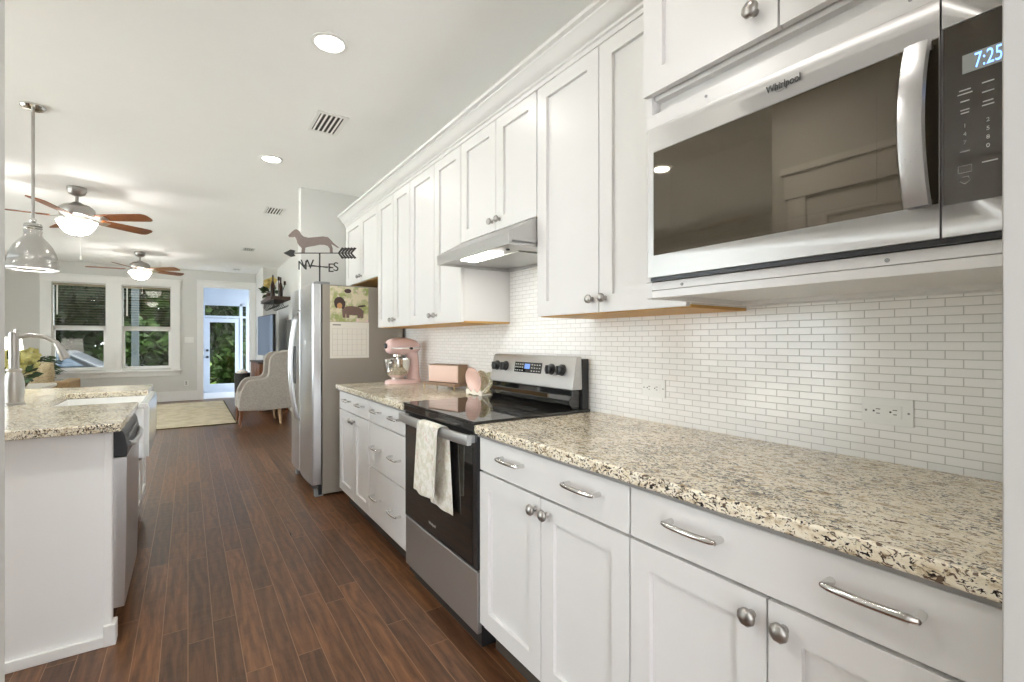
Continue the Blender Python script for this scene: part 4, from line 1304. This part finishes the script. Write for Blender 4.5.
build('side_arm', MB().tube([(0.056, -0.093, 0.09), (0.0, -0.095, 0.075), (-0.045, -0.092, 0.028)], 0.005, 8).tube([(0.056, 0.093, 0.09), (0.0, 0.095, 0.075), (-0.045, 0.092, 0.028)], 0.005, 8), M['cream'], t)
def plate(label, loc, mat, r, rz):
    o = MB()
    o.lathe([(0, 0.0), (r * .6, 0.0), (r * .66, -0.004), (r, -0.013), (r, -0.017), (r * .62, -0.009), (r * .58, -0.006), (0, -0.006)], (0, 0, 0), 'X', 32)
    p = build('plate', o, mat, None, smooth=50)
    p.location = loc
    p.rotation_euler = (0, math.radians(-10), rz)
    setp(p, label, 'plate')
plate('round pink plate standing upright at the front of the cream rack', (1.447, 2.53, 1.010), M['pinkplate'], 0.078, 0.10)
plate('pale floral plate standing behind the pink plate in the rack', (1.492, 2.49, 1.003), M['floral'], 0.07, 0.10)

# ------------------------------------------------------------------ island
IX = -0.259
t = thing('island_cabinet', 'grey-white kitchen island base with a panelled end', 'island', (-0.8, 3.5, 0))
b = MB()
b.box(-1.34, IX - 0.03, 2.56, 2.595, 0.0, 0.88)
b.box(-1.34, -0.80, 2.595, 4.52, 0.10, 0.88)
b.box(-0.80, IX - 0.025, 3.215, 4.52, 0.10, 0.60).box(-0.80, IX - 0.025, 4.07, 4.52, 0.60, 0.88)
build('body', b, M['panel_lit'], t)
build('end_panel', MB().box(-1.35, IX - 0.024, 2.55, 2.56, 0.0, 0.8795), M['panel_lit'], t)
build('corner_post', MB().box(IX - 0.024, IX, 2.546, 2.598, 0.0, 0.8795), M['panel_lit'], t, bevel=0.002)
build('base_shoe', MB().box(-1.36, IX - 0.022, 2.534, 2.55, 0, 0.042).box(IX - 0.026, IX + 0.014, 2.530, 2.60, 0, 0.085), M['trimw'], t, bevel=0.003)
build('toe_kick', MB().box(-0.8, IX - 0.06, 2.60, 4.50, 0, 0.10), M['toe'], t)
for ya, yb, ky in ((3.22, 3.64, 3.60), (3.642, 4.06, 3.69)):
    d = build('door', MB().shaker(IX - 0.002, ya, yb, 0.132, 0.60, sgn=1), M['cab'], t)
    knob(d, IX - 0.002, ky, 0.55, sgn=1)
d = build('door', MB().shaker(IX - 0.002, 4.065, 4.50, 0.132, 0.87, sgn=1), M['cab'], t)
knob(d, IX - 0.002, 4.11, 0.69, sgn=1)

SX0, SX1, SY0, SY1 = -0.64, -0.205, 3.275, 4.03
cm = MB()
# one slab outlined around the sink's cut-out, open to the aisle
out = [(-1.38, 2.465), (-0.222, 2.465), (-0.222, SY0 + 0.012), (SX0 + 0.015, SY0 + 0.012), (SX0 + 0.015, SY1 - 0.012), (-0.222, SY1 - 0.012), (-0.222, 4.56), (-1.38, 4.56)]
cm.prism(out, 'Z', 0.8805, 0.915)
t = thing('countertop', 'speckled granite island top with the white sink set in it', 'countertop', (-0.8, 3.5, 0.8805))
build('slab', cm, M['granite'], t, bevel=0.006, seg=3)

t = thing('farmhouse_sink', 'white apron-front sink set into the island', 'sink', (-0.42, 3.65, 0.62))
sm = MB()
def rr(x0, x1, y0, y1, r, z, n=5):
    pts = []
    for cx_, cy_, a0 in ((x1 - r, y1 - r, 0), (x0 + r, y1 - r, PI / 2), (x0 + r, y0 + r, PI), (x1 - r, y0 + r, 1.5 * PI)):
        for k in range(n + 1):
            a = a0 + PI / 2 * k / n
            pts.append((cx_ + r * math.cos(a), cy_ + r * math.sin(a), z))
    return pts
sm.loft([rr(SX0, SX1 + 0.02, SY0, SY1, 0.025, 0.61), rr(SX0, SX1 + 0.02, SY0, SY1, 0.025, 0.872), rr(SX0 + 0.004, SX1 + 0.016, SY0 + 0.004, SY1 - 0.004, 0.022, 0.8795),
         rr(SX0 + 0.022, SX1 - 0.008, SY0 + 0.022, SY1 - 0.022, 0.03, 0.8795), rr(SX0 + 0.026, SX1 - 0.012, SY0 + 0.026, SY1 - 0.026, 0.03, 0.872), rr(SX0 + 0.035, SX1 - 0.02, SY0 + 0.035, SY1 - 0.035, 0.04, 0.66)])
build('basin', sm, M['sink'], t, smooth=40)
ap = MB().loft([[(SX1 + 0.004, y, 0.612), (SX1 + 0.028, y, 0.612), (SX1 + 0.030, y, 0.88), (SX1 + 0.024, y, 0.903), (SX1 + 0.010, y, 0.907), (SX1 - 0.012, y, 0.903), (SX1 - 0.015, y, 0.881), (SX1 + 0.004, y, 0.88)] for y in (SY0 + 0.002, SY1 - 0.002)])
build('apron', ap, M['sink'], t, bevel=0.004)
build('drain', MB().lathe([(0.045, 0.661), (0.045, 0.664), (0.03, 0.662), (0, 0.662)], (-0.43, 3.65, 0), 'Z', 20), M['nickel'], t)

FXc, FYc = -0.745, 3.49
t = thing('faucet', 'brushed nickel pull-out kitchen faucet behind the island sink', 'faucet', (FXc, FYc, 0.915))
build('body', MB().lathe([(0.043, 0.915), (0.043, 0.922), (0.036, 0.930), (0.036, 0.945), (0.040, 0.98), (0.041, 1.02), (0.035, 1.06), (0.027, 1.085), (0.032, 1.092), (0.032, 1.10), (0.020, 1.104), (0.0205, 1.25), (0.022, 1.275), (0.018, 1.29), (0, 1.292)], (FXc, FYc, 0), 'Z', 24), M['nickel'], t)
build('spout', MB().tube([(FXc, FYc, 1.262), (FXc + 0.06, FYc - 0.002, 1.275), (FXc + 0.12, FYc - 0.004, 1.265), (FXc + 0.165, FYc - 0.006, 1.235)], 0.011, 12), M['nickel'], t)
build('spray_head', MB().tube([(FXc + 0.16, FYc - 0.006, 1.238), (FXc + 0.176, FYc - 0.006, 1.205), (FXc + 0.197, FYc - 0.007, 1.155), (FXc + 0.200, FYc - 0.007, 1.149)], [0.012, 0.017, 0.024, 0.021], 14), M['nickel'], t)
build('lever', MB().tube([(FXc, FYc, 1.285), (FXc - 0.01, FYc + 0.05, 1.30), (FXc - 0.015, FYc + 0.10, 1.305)], [0.010, 0.007, 0.005], 8), M['nickel'], t)

t = thing('dishwasher', 'stainless dishwasher with a black control strip in the island', 'dishwasher', (-0.5, 2.9, 0.1))
build('tub', MB().box(-0.78, IX - 0.03, 2.604, 3.208, 0.108, 0.868), M['grey'], t)
dwd = build('door', MB().loft([[(IX - 0.028, y, 0.118), (IX + 0.036, y, 0.118), (IX + 0.042, y, 0.40), (IX + 0.044, y, 0.752), (IX - 0.028, y, 0.752)] for y in (2.604, 3.208)]), M['steelz'], t, bevel=0.003)
cs = build('control_strip', MB().loft([[(IX - 0.028, y, 0.755), (IX + 0.044, y, 0.755), (IX + 0.046, y, 0.79), (IX + 0.036, y, 0.845), (IX + 0.022, y, 0.872), (IX - 0.028, y, 0.872)] for y in (2.604, 3.208)]), M['black'], t, bevel=0.003)
build('handle', MB().tube([(IX + 0.044, 2.66, 0.80), (IX + 0.058, 2.72, 0.79), (IX + 0.062, 2.906, 0.785), (IX + 0.058, 3.09, 0.79), (IX + 0.044, 3.15, 0.80)], 0.011, 8), M['steelz'], cs)
build('button', MB().box(IX + 0.040, IX + 0.0445, 2.70, 3.10, 0.822, 0.836), M['grey'], cs)

# ------------------------------------------------------------------ lamps on the ceiling
def downlight(label, x, y, p=P_DOWN):
    t = thing('recessed_light', label, 'ceiling light', (x, y, CEIL), group='recessed ceiling lights')
    build('trim_ring', MB().lathe([(0.088, CEIL - 0.0005), (0.088, CEIL - 0.006), (0.070, CEIL - 0.008), (0.066, CEIL - 0.003), (0.066, CEIL - 0.0005)], (x, y, 0), 'Z', 32), M['plate_white'], t)
    build('lens', MB().lathe([(0.0655, CEIL - 0.001), (0.0655, CEIL - 0.004), (0, CEIL - 0.0045)], (x, y, 0), 'Z', 32), M['lens'], t)
    area_light(t, (x, y, CEIL - 0.012), 0.13, p)


downlight('lit recessed ceiling light nearest the camera, above the aisle by the cabinets', 0.589, 2.50)
downlight('lit recessed ceiling light farther down the aisle near the refrigerator', 0.568, 4.36)
downlight('recessed ceiling light straight above the microwave end of the counter', 0.58, 0.66)
downlight('unseen recessed light left of the doorway, added to brighten the near cabinets', -0.48, 1.45, 7.0)  # extra lamp out of view, brightens near base cabinets and island end
downlight('recessed ceiling light left of the island end', -1.33, 2.70)
downlight('unseen recessed light over the left side of the island, added for even light', -1.9, 4.4)  # extra lamp out of view, added to even out the room light
downlight('unseen recessed light by the left wall, added for even light', -2.9, 1.3)  # another added lamp out of view, fills the left side


def vent(label, x, y, w=0.15, l=0.29):
    t = thing('ceiling_vent', label, 'ceiling vent', (x, y, CEIL), group='ceiling air vents')
    z = CEIL
    b = MB()
    b.box(x - w / 2 - 0.025, x - w / 2, y - l / 2 - .025, y + l / 2 + .025, z - 0.008, z - 0.0005).box(x + w / 2, x + w / 2 + .025, y - l / 2 - .025, y + l / 2 + .025, z - .008, z - .0005)
    b.box(x - w / 2, x + w / 2, y - l / 2 - .025, y - l / 2, z - .008, z - .0005).box(x - w / 2, x + w / 2, y + l / 2, y + l / 2 + .025, z - .008, z - .0005)
    build('frame', b, M['plate_white'], t, bevel=0.002)
    build('backing', MB().box(x - w / 2, x + w / 2, y - l / 2, y + l / 2, z - 0.003, z - 0.0008), M['ventdark'], t)
    b = MB()
    n = 5
    for k in range(n):
        xx = x - w / 2 + (k + .5) * w / n
        b.loft([[(xx - .008, yy, z - .004), (xx + .001, yy, z - .009), (xx + .003, yy, z - .009), (xx - .006, yy, z - .0035)] for yy in (y - l / 2, y + l / 2)])
    build('louver', b, M['plate_white'], t)


vent('white ceiling air vent nearest the camera, between the two recessed lights', 0.795, 3.435)
vent('white ceiling air vent above the stub wall beside the refrigerator', 0.82, 6.08)
vent('white ceiling air vent farther down the living room', 0.82, 8.87)
vent('white ceiling air vent closest to the far door', 0.84, 11.5, 0.13, 0.2)

t = thing('pendant_lamp', 'brushed steel bell pendant lamp hanging over the island', 'pendant lamp', (-0.817, 4.23, CEIL))
px, py = -0.817, 4.23
build('canopy', MB().lathe([(0.063, CEIL - .001), (0.063, CEIL - .010), (0.052, CEIL - .022), (0.014, CEIL - .026), (0, CEIL - .026)], (px, py, 0), 'Z', 28), M['chrome'], t)
build('stem', MB().tube([(px, py, CEIL - .02), (px, py, 2.015)], 0.0085, 10), M['nickel'], t)
build('swivel', MB().sphere((px, py, 2.012), 0.018, seg=14, rings=8), M['chrome'], t)
sh = [(0.030, 1.995), (0.050, 1.99), (0.054, 1.975), (0.048, 1.97), (0.054, 1.962), (0.048, 1.954), (0.054, 1.945), (0.050, 1.925), (0.060, 1.905), (0.085, 1.880), (0.112, 1.845), (0.132, 1.805), (0.142, 1.765), (0.144, 1.735), (0.152, 1.730), (0.154, 1.700),
      (0.150, 1.700), (0.148, 1.727), (0.140, 1.732), (0.138, 1.765), (0.128, 1.803), (0.108, 1.842), (0.080, 1.876), (0.045, 1.91), (0.0, 1.92)]
build('shade', MB().lathe([(r * .83, z) for r, z in sh], (px, py, 0), 'Z', 36), brushed('pendant_steel', (0.48, 0.47, 0.455), 0.25, 'Z'), t, smooth=50)
build('bulb', MB().lathe([(0.02, 1.90), (0.03, 1.86), (0.052, 1.80), (0.108, 1.722), (0.108, 1.718), (0, 1.716)], (px, py, 0), 'Z', 24), M['pendin'], t)
area_light(t, (px, py, 1.708), 0.17, P_PENDANT)


def fan(label, x, y, rot, bowl_r=0.145):
    t = thing('ceiling_fan', label, 'ceiling fan', (x, y, CEIL), group='ceiling fans with light bowls')
    build('canopy', MB().lathe([(0.076, CEIL - .001), (0.076, CEIL - .03), (0.060, CEIL - .065), (0.025, CEIL - .085), (0, CEIL - .085)], (x, y, 0), 'Z', 28), M['nickel'], t)
    build('downrod', MB().tube([(x, y, CEIL - .07), (x, y, 2.57)], 0.013, 10), M['nickel'], t)
    build('motor_housing', MB().lathe([(0.03, 2.60), (0.05, 2.585), (0.10, 2.57), (0.135, 2.54), (0.142, 2.505), (0.130, 2.47), (0.09, 2.455), (0.075, 2.42), (0, 2.42)], (x, y, 0), 'Z', 32), M['nickel'], t)
    pr = [(bowl_r, 2.415), (bowl_r + 0.006, 2.405), (bowl_r * .96, 2.38), (bowl_r * .85, 2.345), (bowl_r * .62, 2.305), (bowl_r * .3, 2.285), (0.012, 2.28)]
    mb = MB()
    rings = []
    for r, z in pr:
        rings.append([(x + r * (1 + .035 * math.cos(8 * a)) * math.cos(a), y + r * (1 + .035 * math.cos(8 * a)) * math.sin(a), z + .006 * math.cos(8 * a) * (r / bowl_r)) for a in [2 * PI * k / 48 for k in range(48)]])
    mb.loft(rings, cap=False)
    build('light_bowl', mb, M['bowl'], t, smooth=60)
    build('finial', MB().lathe([(0.014, 2.285), (0.012, 2.272), (0.005, 2.262), (0, 2.26)], (x, y, 0), 'Z', 12), M['nickel'], t)
    build('pull_chain', MB().tube([(x + 0.03, y - 0.05, 2.42), (x + 0.035, y - 0.055, 2.06)], 0.0022, 5).sphere((x + 0.035, y - 0.055, 2.05), 0.012, rz=0.018, seg=8, rings=6), M['plate_white'], t)
    for k in range(5):
        a = rot + k * 2 * PI / 5
        ca, sa = math.cos(a), math.sin(a)
        def Pt(r, w, z): return (x + r * ca - w * sa, y + r * sa + w * ca, z)
        tilt = -0.24
        out = []
        for r, w in ((0.20, 0.048), (0.30, 0.060), (0.50, 0.068), (0.66, 0.070), (0.69, 0.055), (0.70, 0.03)):
            out.append((r, w))
        poly = out + [(r, -w) for r, w in reversed(out)]
        bl = MB()
        bl.loft([[Pt(r, w, 2.452 + w * tilt + dz) for r, w in poly] for dz in (-.004, .004)])
        bo = build('blade', bl, M['fanbrown'], t)
        ir = MB().loft([[Pt(r, s * w, z + s * w * tilt + dz) for s in (-1, 1)] + [Pt(r, s * w, z + s * w * tilt + dz + .005) for s in (1, -1)] for r, w, z, dz in ((0.09, .018, 2.463, 0), (0.18, .018, 2.452, -.010), (0.28, .038, 2.452, -.010))])
        build('blade_iron', ir, M['nickel'], bo)
    point_light(t, (x, y, 2.375), P_FAN, 0.045)


# blade angles are read off the photograph: one blade points along the camera's right
fan('nearer ceiling fan with brown blades and a glowing glass bowl', -0.898, 6.25, -THETA + 0.02)
fan('farther ceiling fan in front of the living room windows', -0.671, 10.2, -THETA - 0.10)

# ------------------------------------------------------------------ living room
t = thing('area_rug', 'pale yellow woven rug on the floor before the far door', 'rug', (-0.9, 9.9, 0))
build('pile', MB().box(-1.43, 0.60, 8.31, 11.55, 0.0005, 0.012), M['rug'], t)
build('binding', MB().box(-1.45, 0.62, 8.285, 8.31, 0.0003, 0.013).box(-1.45, 0.62, 11.55, 11.57, 0.0003, 0.013).box(0.60, 0.62, 8.31, 11.55, 0.0003, 0.013).box(-1.45, -1.43, 8.31, 11.55, 0.0003, 0.013), M['rugedge'], t)

t = thing('armchair', 'grey upholstered wingback armchair with light legs', 'armchair', (0.98, 8.22, 0))
side = [(0.600, 0.235), (0.605, 0.38), (0.635, 0.52), (0.685, 0.62), (0.735, 0.668), (0.80, 0.683), (0.93, 0.690), (0.975, 0.715), (0.992, 0.78), (1.000, 0.95), (1.025, 1.02), (1.075, 1.065), (1.15, 1.08), (1.32, 1.085), (1.345, 1.02), (1.34, 0.60), (1.31, 0.235), (0.95, 0.215)]
for y0, y1 in ((7.88, 7.97), (8.47, 8.56)):
    build('side_wing', MB().prism(side, 'Y', y0, y1), M['chairgrey'], t, bevel=0.02, seg=3)
build('backrest', MB().prism([(1.16, 0.40), (1.20, 1.05), (1.24, 1.10), (1.32, 1.10), (1.345, 1.02), (1.33, 0.25), (1.2, 0.25)], 'Y', 7.965, 8.475), M['chairgrey'], t, bevel=0.02, seg=3)
build('seat_base', MB().box(0.62, 1.25, 7.965, 8.475, 0.225, 0.34), M['chairgrey'], t, bevel=0.015)
build('seat_cushion', MB().box(0.60, 1.19, 7.975, 8.465, 0.34, 0.47), M['chairgrey'], t, bevel=0.035, seg=3)
for x, y, lean in ((0.645, 7.935, -0.02), (0.645, 8.505, -0.02), (1.14, 7.935, 0.02), (1.14, 8.505, 0.02)):
    build('leg', MB().tube([(x, y, 0.236), (x + lean, y, 0)], [0.028, 0.015], 10), M['lightwood'] if x > 1 else M['brownwood'], t)

t = thing('media_console', 'brown wooden media console against the living room wall', 'console', (1.2, 10.0, 0))
build('cabinet', MB().box(1.03, 1.505, 9.35, 10.70, 0.10, 0.84), M['brownwood'], t, bevel=0.006)
build('top', MB().box(1.01, 1.508, 9.33, 10.72, 0.84, 0.868), M['darkwood'], t, bevel=0.004)
for k in range(3):
    d = build('door', MB().shaker(1.028, 9.37 + k * 0.44, 9.79 + k * 0.44, 0.13, 0.81, rail=0.05), M['brownwood'], t)
    knob(d, 1.028, 9.75 + k * 0.44, 0.5)
for x in (1.06, 1.47):
    for y in (9.40, 10.65):
        build('leg', MB().box(x - .025, x + .025, y - .025, y + .025, 0, 0.10), M['brownwood'], t)
t = thing('television', 'flat black television standing on the brown console', 'television', (1.2, 10.05, 0.868), math.radians(5), local=True)
build('housing', MB().box(0.0, 0.045, -0.62, 0.62, 0.10, 0.86), M['black'], t, bevel=0.006)
build('screen', MB().box(-0.003, 0.001, -0.605, 0.605, 0.115, 0.845), M['tvscreen'], t)
build('stand', MB().box(-0.11, 0.14, -0.30, 0.30, 0.0, 0.014).box(0.005, 0.035, -0.06, 0.06, 0.014, 0.11), M['black'], t, bevel=0.004)
t = thing('basket', 'dark wire basket on the floor left of the console', 'basket', (0.85, 10.35, 0))
build('basin', MB().lathe([(0.10, 0), (0.12, 0.02), (0.135, 0.62), (0.14, 0.64), (0.13, 0.62), (0.112, 0.03), (0, 0.03)], (0.85, 10.35, 0), 'Z', 14), M['blackm'], t)
build('contents', MB().lathe([(0.11, 0.45), (0.10, 0.66), (0.05, 0.70), (0, 0.71)], (0.85, 10.35, 0), 'Z', 12), M['cream'], t)

t = thing('wall_panel', 'grey upright rectangular panel on the wall above the armchair', 'wall panel', (1.525, 9.1, 1.2))
build('panel', MB().box(1.47, 1.529, 8.78, 9.45, 0.95, 1.62), M['artgrey'], t, bevel=0.005)
build('edge', MB().box(1.466, 1.529, 8.765, 8.779, 0.94, 1.63).box(1.466, 1.529, 9.451, 9.465, 0.94, 1.63), M['grey'], t)

t = thing('wall_shelf', 'dark wooden floating shelf with a rack of hooks beneath', 'shelf', (1.37, 9.95, 2.0))
build('board', MB().box(1.205, 1.529, 9.35, 10.75, 1.985, 2.045), M['darkwood'], t, bevel=0.004)
for k in range(7):
    y = 9.42 + k * 0.2
    rk = MB()
    rk.tube([(1.26, y, 1.985), (1.25, y, 1.90), (1.29, y, 1.85), (1.34, y, 1.87), (1.35, y, 1.90)], 0.008, 6)
    rk.tube([(1.42, y, 1.985), (1.41, y, 1.90), (1.45, y, 1.85), (1.49, y, 1.87), (1.50, y, 1.90)], 0.008, 6)
    rk.box(1.25, 1.50, y - .006, y + .006, 1.976, 1.985)
    build('hook', rk, M['blackm'], t)


def bouquet(name, label, x, y, z, vh, vr, fr, fz, petal, n=9, leafs=40, cat='flowers'):
    t = thing(name, label, cat, (x, y, z))
    build('vase', MB().lathe([(vr * .7, z), (vr, z + vh * .4), (vr * .8, z + vh * .8), (vr * .6, z + vh * .92), (vr * .75, z + vh), (vr * .6, z + vh * .97), (0, z + vh * .9)], (x, y, 0), 'Z', 18), M['vase'], t)
    f = MB(); lf = MB()
    for i in range(n):
        a = 2 * PI * i / n + random.uniform(-.3, .3)
        rr_ = fr * random.uniform(.25, .8)
        c = Vector((x + rr_ * math.cos(a), y + rr_ * math.sin(a), z + vh + fz * random.uniform(.35, 1)))
        for q in range(46):
            d = Vector((random.gauss(0, 1), random.gauss(0, 1), random.gauss(0, 1))).normalized()
            p = c + d * fr * .32
            f.leafquad(p - d.orthogonal() * .02, d.orthogonal(), .045, .05)
    for i in range(leafs):
        d = Vector((random.gauss(0, 1), random.gauss(0, 1), random.uniform(-.2, 1.2))).normalized()
        p = Vector((x, y, z + vh)) + d * random.uniform(.02, fr * .9)
        if p.x + d.x * .14 < 1.5: lf.leafquad(p, d, .06, .14)
    build('flower_heads', f, petal, t, smooth=180)
    build('leaves', lf, M['leafpot'], t, smooth=180)


bouquet('flower_vase', 'vase of pale yellow flowers at the left end of the wall shelf', 1.31, 10.35, 2.045, 0.14, 0.07, 0.14, 0.30, M['petaly'])
for (x, y, h, lab) in ((1.30, 9.80, 0.40, 'tall dark bottle on the wall shelf beside the flowers'), (1.40, 9.58, 0.34, 'shorter dark bottle at the right end of the wall shelf')):
    b = thing('bottle', lab, 'bottle', (x, y, 2.045))
    build('glass', MB().lathe([(0.036, 2.045), (0.038, 2.06), (0.038, 2.045 + h * .55), (0.018, 2.045 + h * .75), (0.013, 2.045 + h * .8), (0.013, 2.045 + h)], (x, y, 0), 'Z', 16), M['bottle'], b)
    build('cap', MB().lathe([(0.016, 2.045 + h), (0.016, 2.055 + h), (0.006, 2.05 + h + .02), (0, 2.05 + h + .025)], (x, y, 0), 'Z', 12), M['blackm'], b)
t = thing('candle_holder', 'branching black iron candle holder on the wall shelf', 'candle holder', (1.42, 9.95, 2.045))
ch = MB().lathe([(0.06, 2.045), (0.06, 2.053), (0.012, 2.065), (0.009, 2.35), (0, 2.35)], (1.42, 9.95, 0), 'Z', 14)
for s in (-1, 0, 1):
    ch.tube([(1.42, 9.95, 2.16), (1.42 + s * .06, 9.95 - s * .06, 2.20), (1.42 + s * .09, 9.95 - s * .09, 2.30 + .1 * (s == 0))], .008, 6)
build('stem', ch, M['blackm'], t)
cd = MB()
for s in (-1, 0, 1):
    cd.lathe([(0.02, 0), (0.02, 0.07), (0.004, 0.075), (0, 0.085)], (1.42 + s * .09, 9.95 - s * .09, 2.30 + .09 * (s == 0)), 'Z', 10)
build('candle', cd, M['bottle'], t)

# dining table with flowers, sofa, lamp and palm, seen over the island
t = thing('dining_table', 'white-topped dining table seen just above the island counter', 'table', (-1.95, 6.7, 0))
build('tabletop', MB().box(-2.75, -1.20, 6.30, 7.20, 0.745, 0.785), M['cream'], t, bevel=0.008)
for x in (-2.65, -1.30):
    for y in (6.40, 7.10):
        build('leg', MB().tube([(x, y, 0.745), (x, y, 0)], [0.04, 0.028], 10), M['cream'], t)
bouquet('hydrangea_vase', 'brown vase of yellow-green hydrangeas on the dining table', -1.40, 6.72, 0.785, 0.11, 0.075, 0.19, 0.22, M['petal'], n=11, leafs=30)

t = thing('sofa', 'tan sofa under the left living room window', 'sofa', (-2.55, 10.7, 0))
build('seat', MB().box(-3.4, -1.72, 10.30, 11.15, 0.12, 0.46), M['sofa'], t, bevel=0.03, seg=3)
build('backrest', MB().box(-3.4, -1.72, 10.95, 11.20, 0.40, 0.56), M['sofa'], t, bevel=0.03, seg=3)
build('arm', MB().box(-1.73, -1.56, 10.28, 11.2, 0.10, 0.60), M['sofa'], t, bevel=0.03, seg=3)
build('arm', MB().box(-3.55, -3.39, 10.28, 11.2, 0.10, 0.60), M['sofa'], t, bevel=0.03, seg=3)
for x in (-3.45, -1.65):
    for y in (10.36, 11.1):
        build('leg', MB().tube([(x, y, 0.11), (x, y, 0)], 0.025, 8), M['darkwood'], t)
pm = MB()
pm.loft([[(-2.02 + w * u * (1 - .10 * abs(v)), 10.66 + d_, 0.69 + w * v * (1 - .10 * abs(u))) for u, v in
          [(math.cos(a) * min(1 / max(abs(math.cos(a)), 1e-6), 1 / max(abs(math.sin(a)), 1e-6)), math.sin(a) * min(1 / max(abs(math.cos(a)), 1e-6), 1 / max(abs(math.sin(a)), 1e-6))) for a in [2 * PI * k / 32 + .001 for k in range(32)]]]
         for w, d_ in ((0.05, -.09), (0.14, -.085), (0.20, -.055), (0.225, 0), (0.20, .055), (0.14, .085), (0.05, .09))])
one('throw_pillow', 'beige linen throw pillow propped on the sofa', 'pillow', pm, M['pillow'], (-2.02, 10.66, 0.46), smooth=80)

t = thing('side_table', 'small dark side table holding the white-shaded lamp', 'side table', (-2.18, 9.75, 0))
build('tabletop', MB().lathe([(0.25, 0.55), (0.25, 0.575), (0, 0.575)], (-2.18, 9.75, 0), 'Z', 24), M['darkwood'], t)
build('pedestal', MB().lathe([(0.18, 0), (0.16, 0.02), (0.03, 0.05), (0.03, 0.55)], (-2.18, 9.75, 0), 'Z', 16), M['darkwood'], t)
t = thing('table_lamp', 'table lamp with a white drum shade at the far left', 'lamp', (-2.18, 9.75, 0.575))
build('base', MB().lathe([(0.08, 0.575), (0.08, 0.59), (0.03, 0.61), (0.06, 0.72), (0.05, 0.80), (0.015, 0.86), (0.012, 1.08), (0, 1.08)], (-2.18, 9.75, 0), 'Z', 18), M['cream'], t)
build('lamp_shade', MB().loft([[(-2.18 + r * math.cos(2 * PI * k / 28), 9.75 + r * math.sin(2 * PI * k / 28), z) for k in range(28)] for r, z in ((0.205, 0.98), (0.175, 1.30))], cap=False), M['lampshade'], t, solid=0.003)
point_light(t, (-2.18, 9.75, 1.13), 2.0, 0.04)

t = thing('potted_palm', 'dark green potted palm between the sofa and window', 'plant', (-2.2, 11.5, 0))
build('pot', MB().lathe([(0.12, 0), (0.16, 0.30), (0.17, 0.32), (0.15, 0.31), (0, 0.29)], (-2.2, 11.5, 0), 'Z', 18), M['vase'], t)
pl = MB()
for k in range(18):
    a = 2 * PI * k / 18 + random.uniform(-.2, .2)
    rr_ = random.uniform(.18, .30); hh = random.uniform(.45, .78)
    for q in range(9):
        s = (q + 1) / 9
        p = Vector((-2.2 + rr_ * s * math.cos(a), min(11.5 + rr_ * s * math.sin(a), 11.95), 0.30 + hh * (1.7 * s - .8 * s * s)))
        for sd in (-1, 1):
            d = Vector((math.cos(a + sd * 1.0), math.sin(a + sd * 1.0) * .6, -.25))
            pl.leafquad(p, d, .035, .17)
build('fronds', pl, M['leafpot'], t, smooth=180)
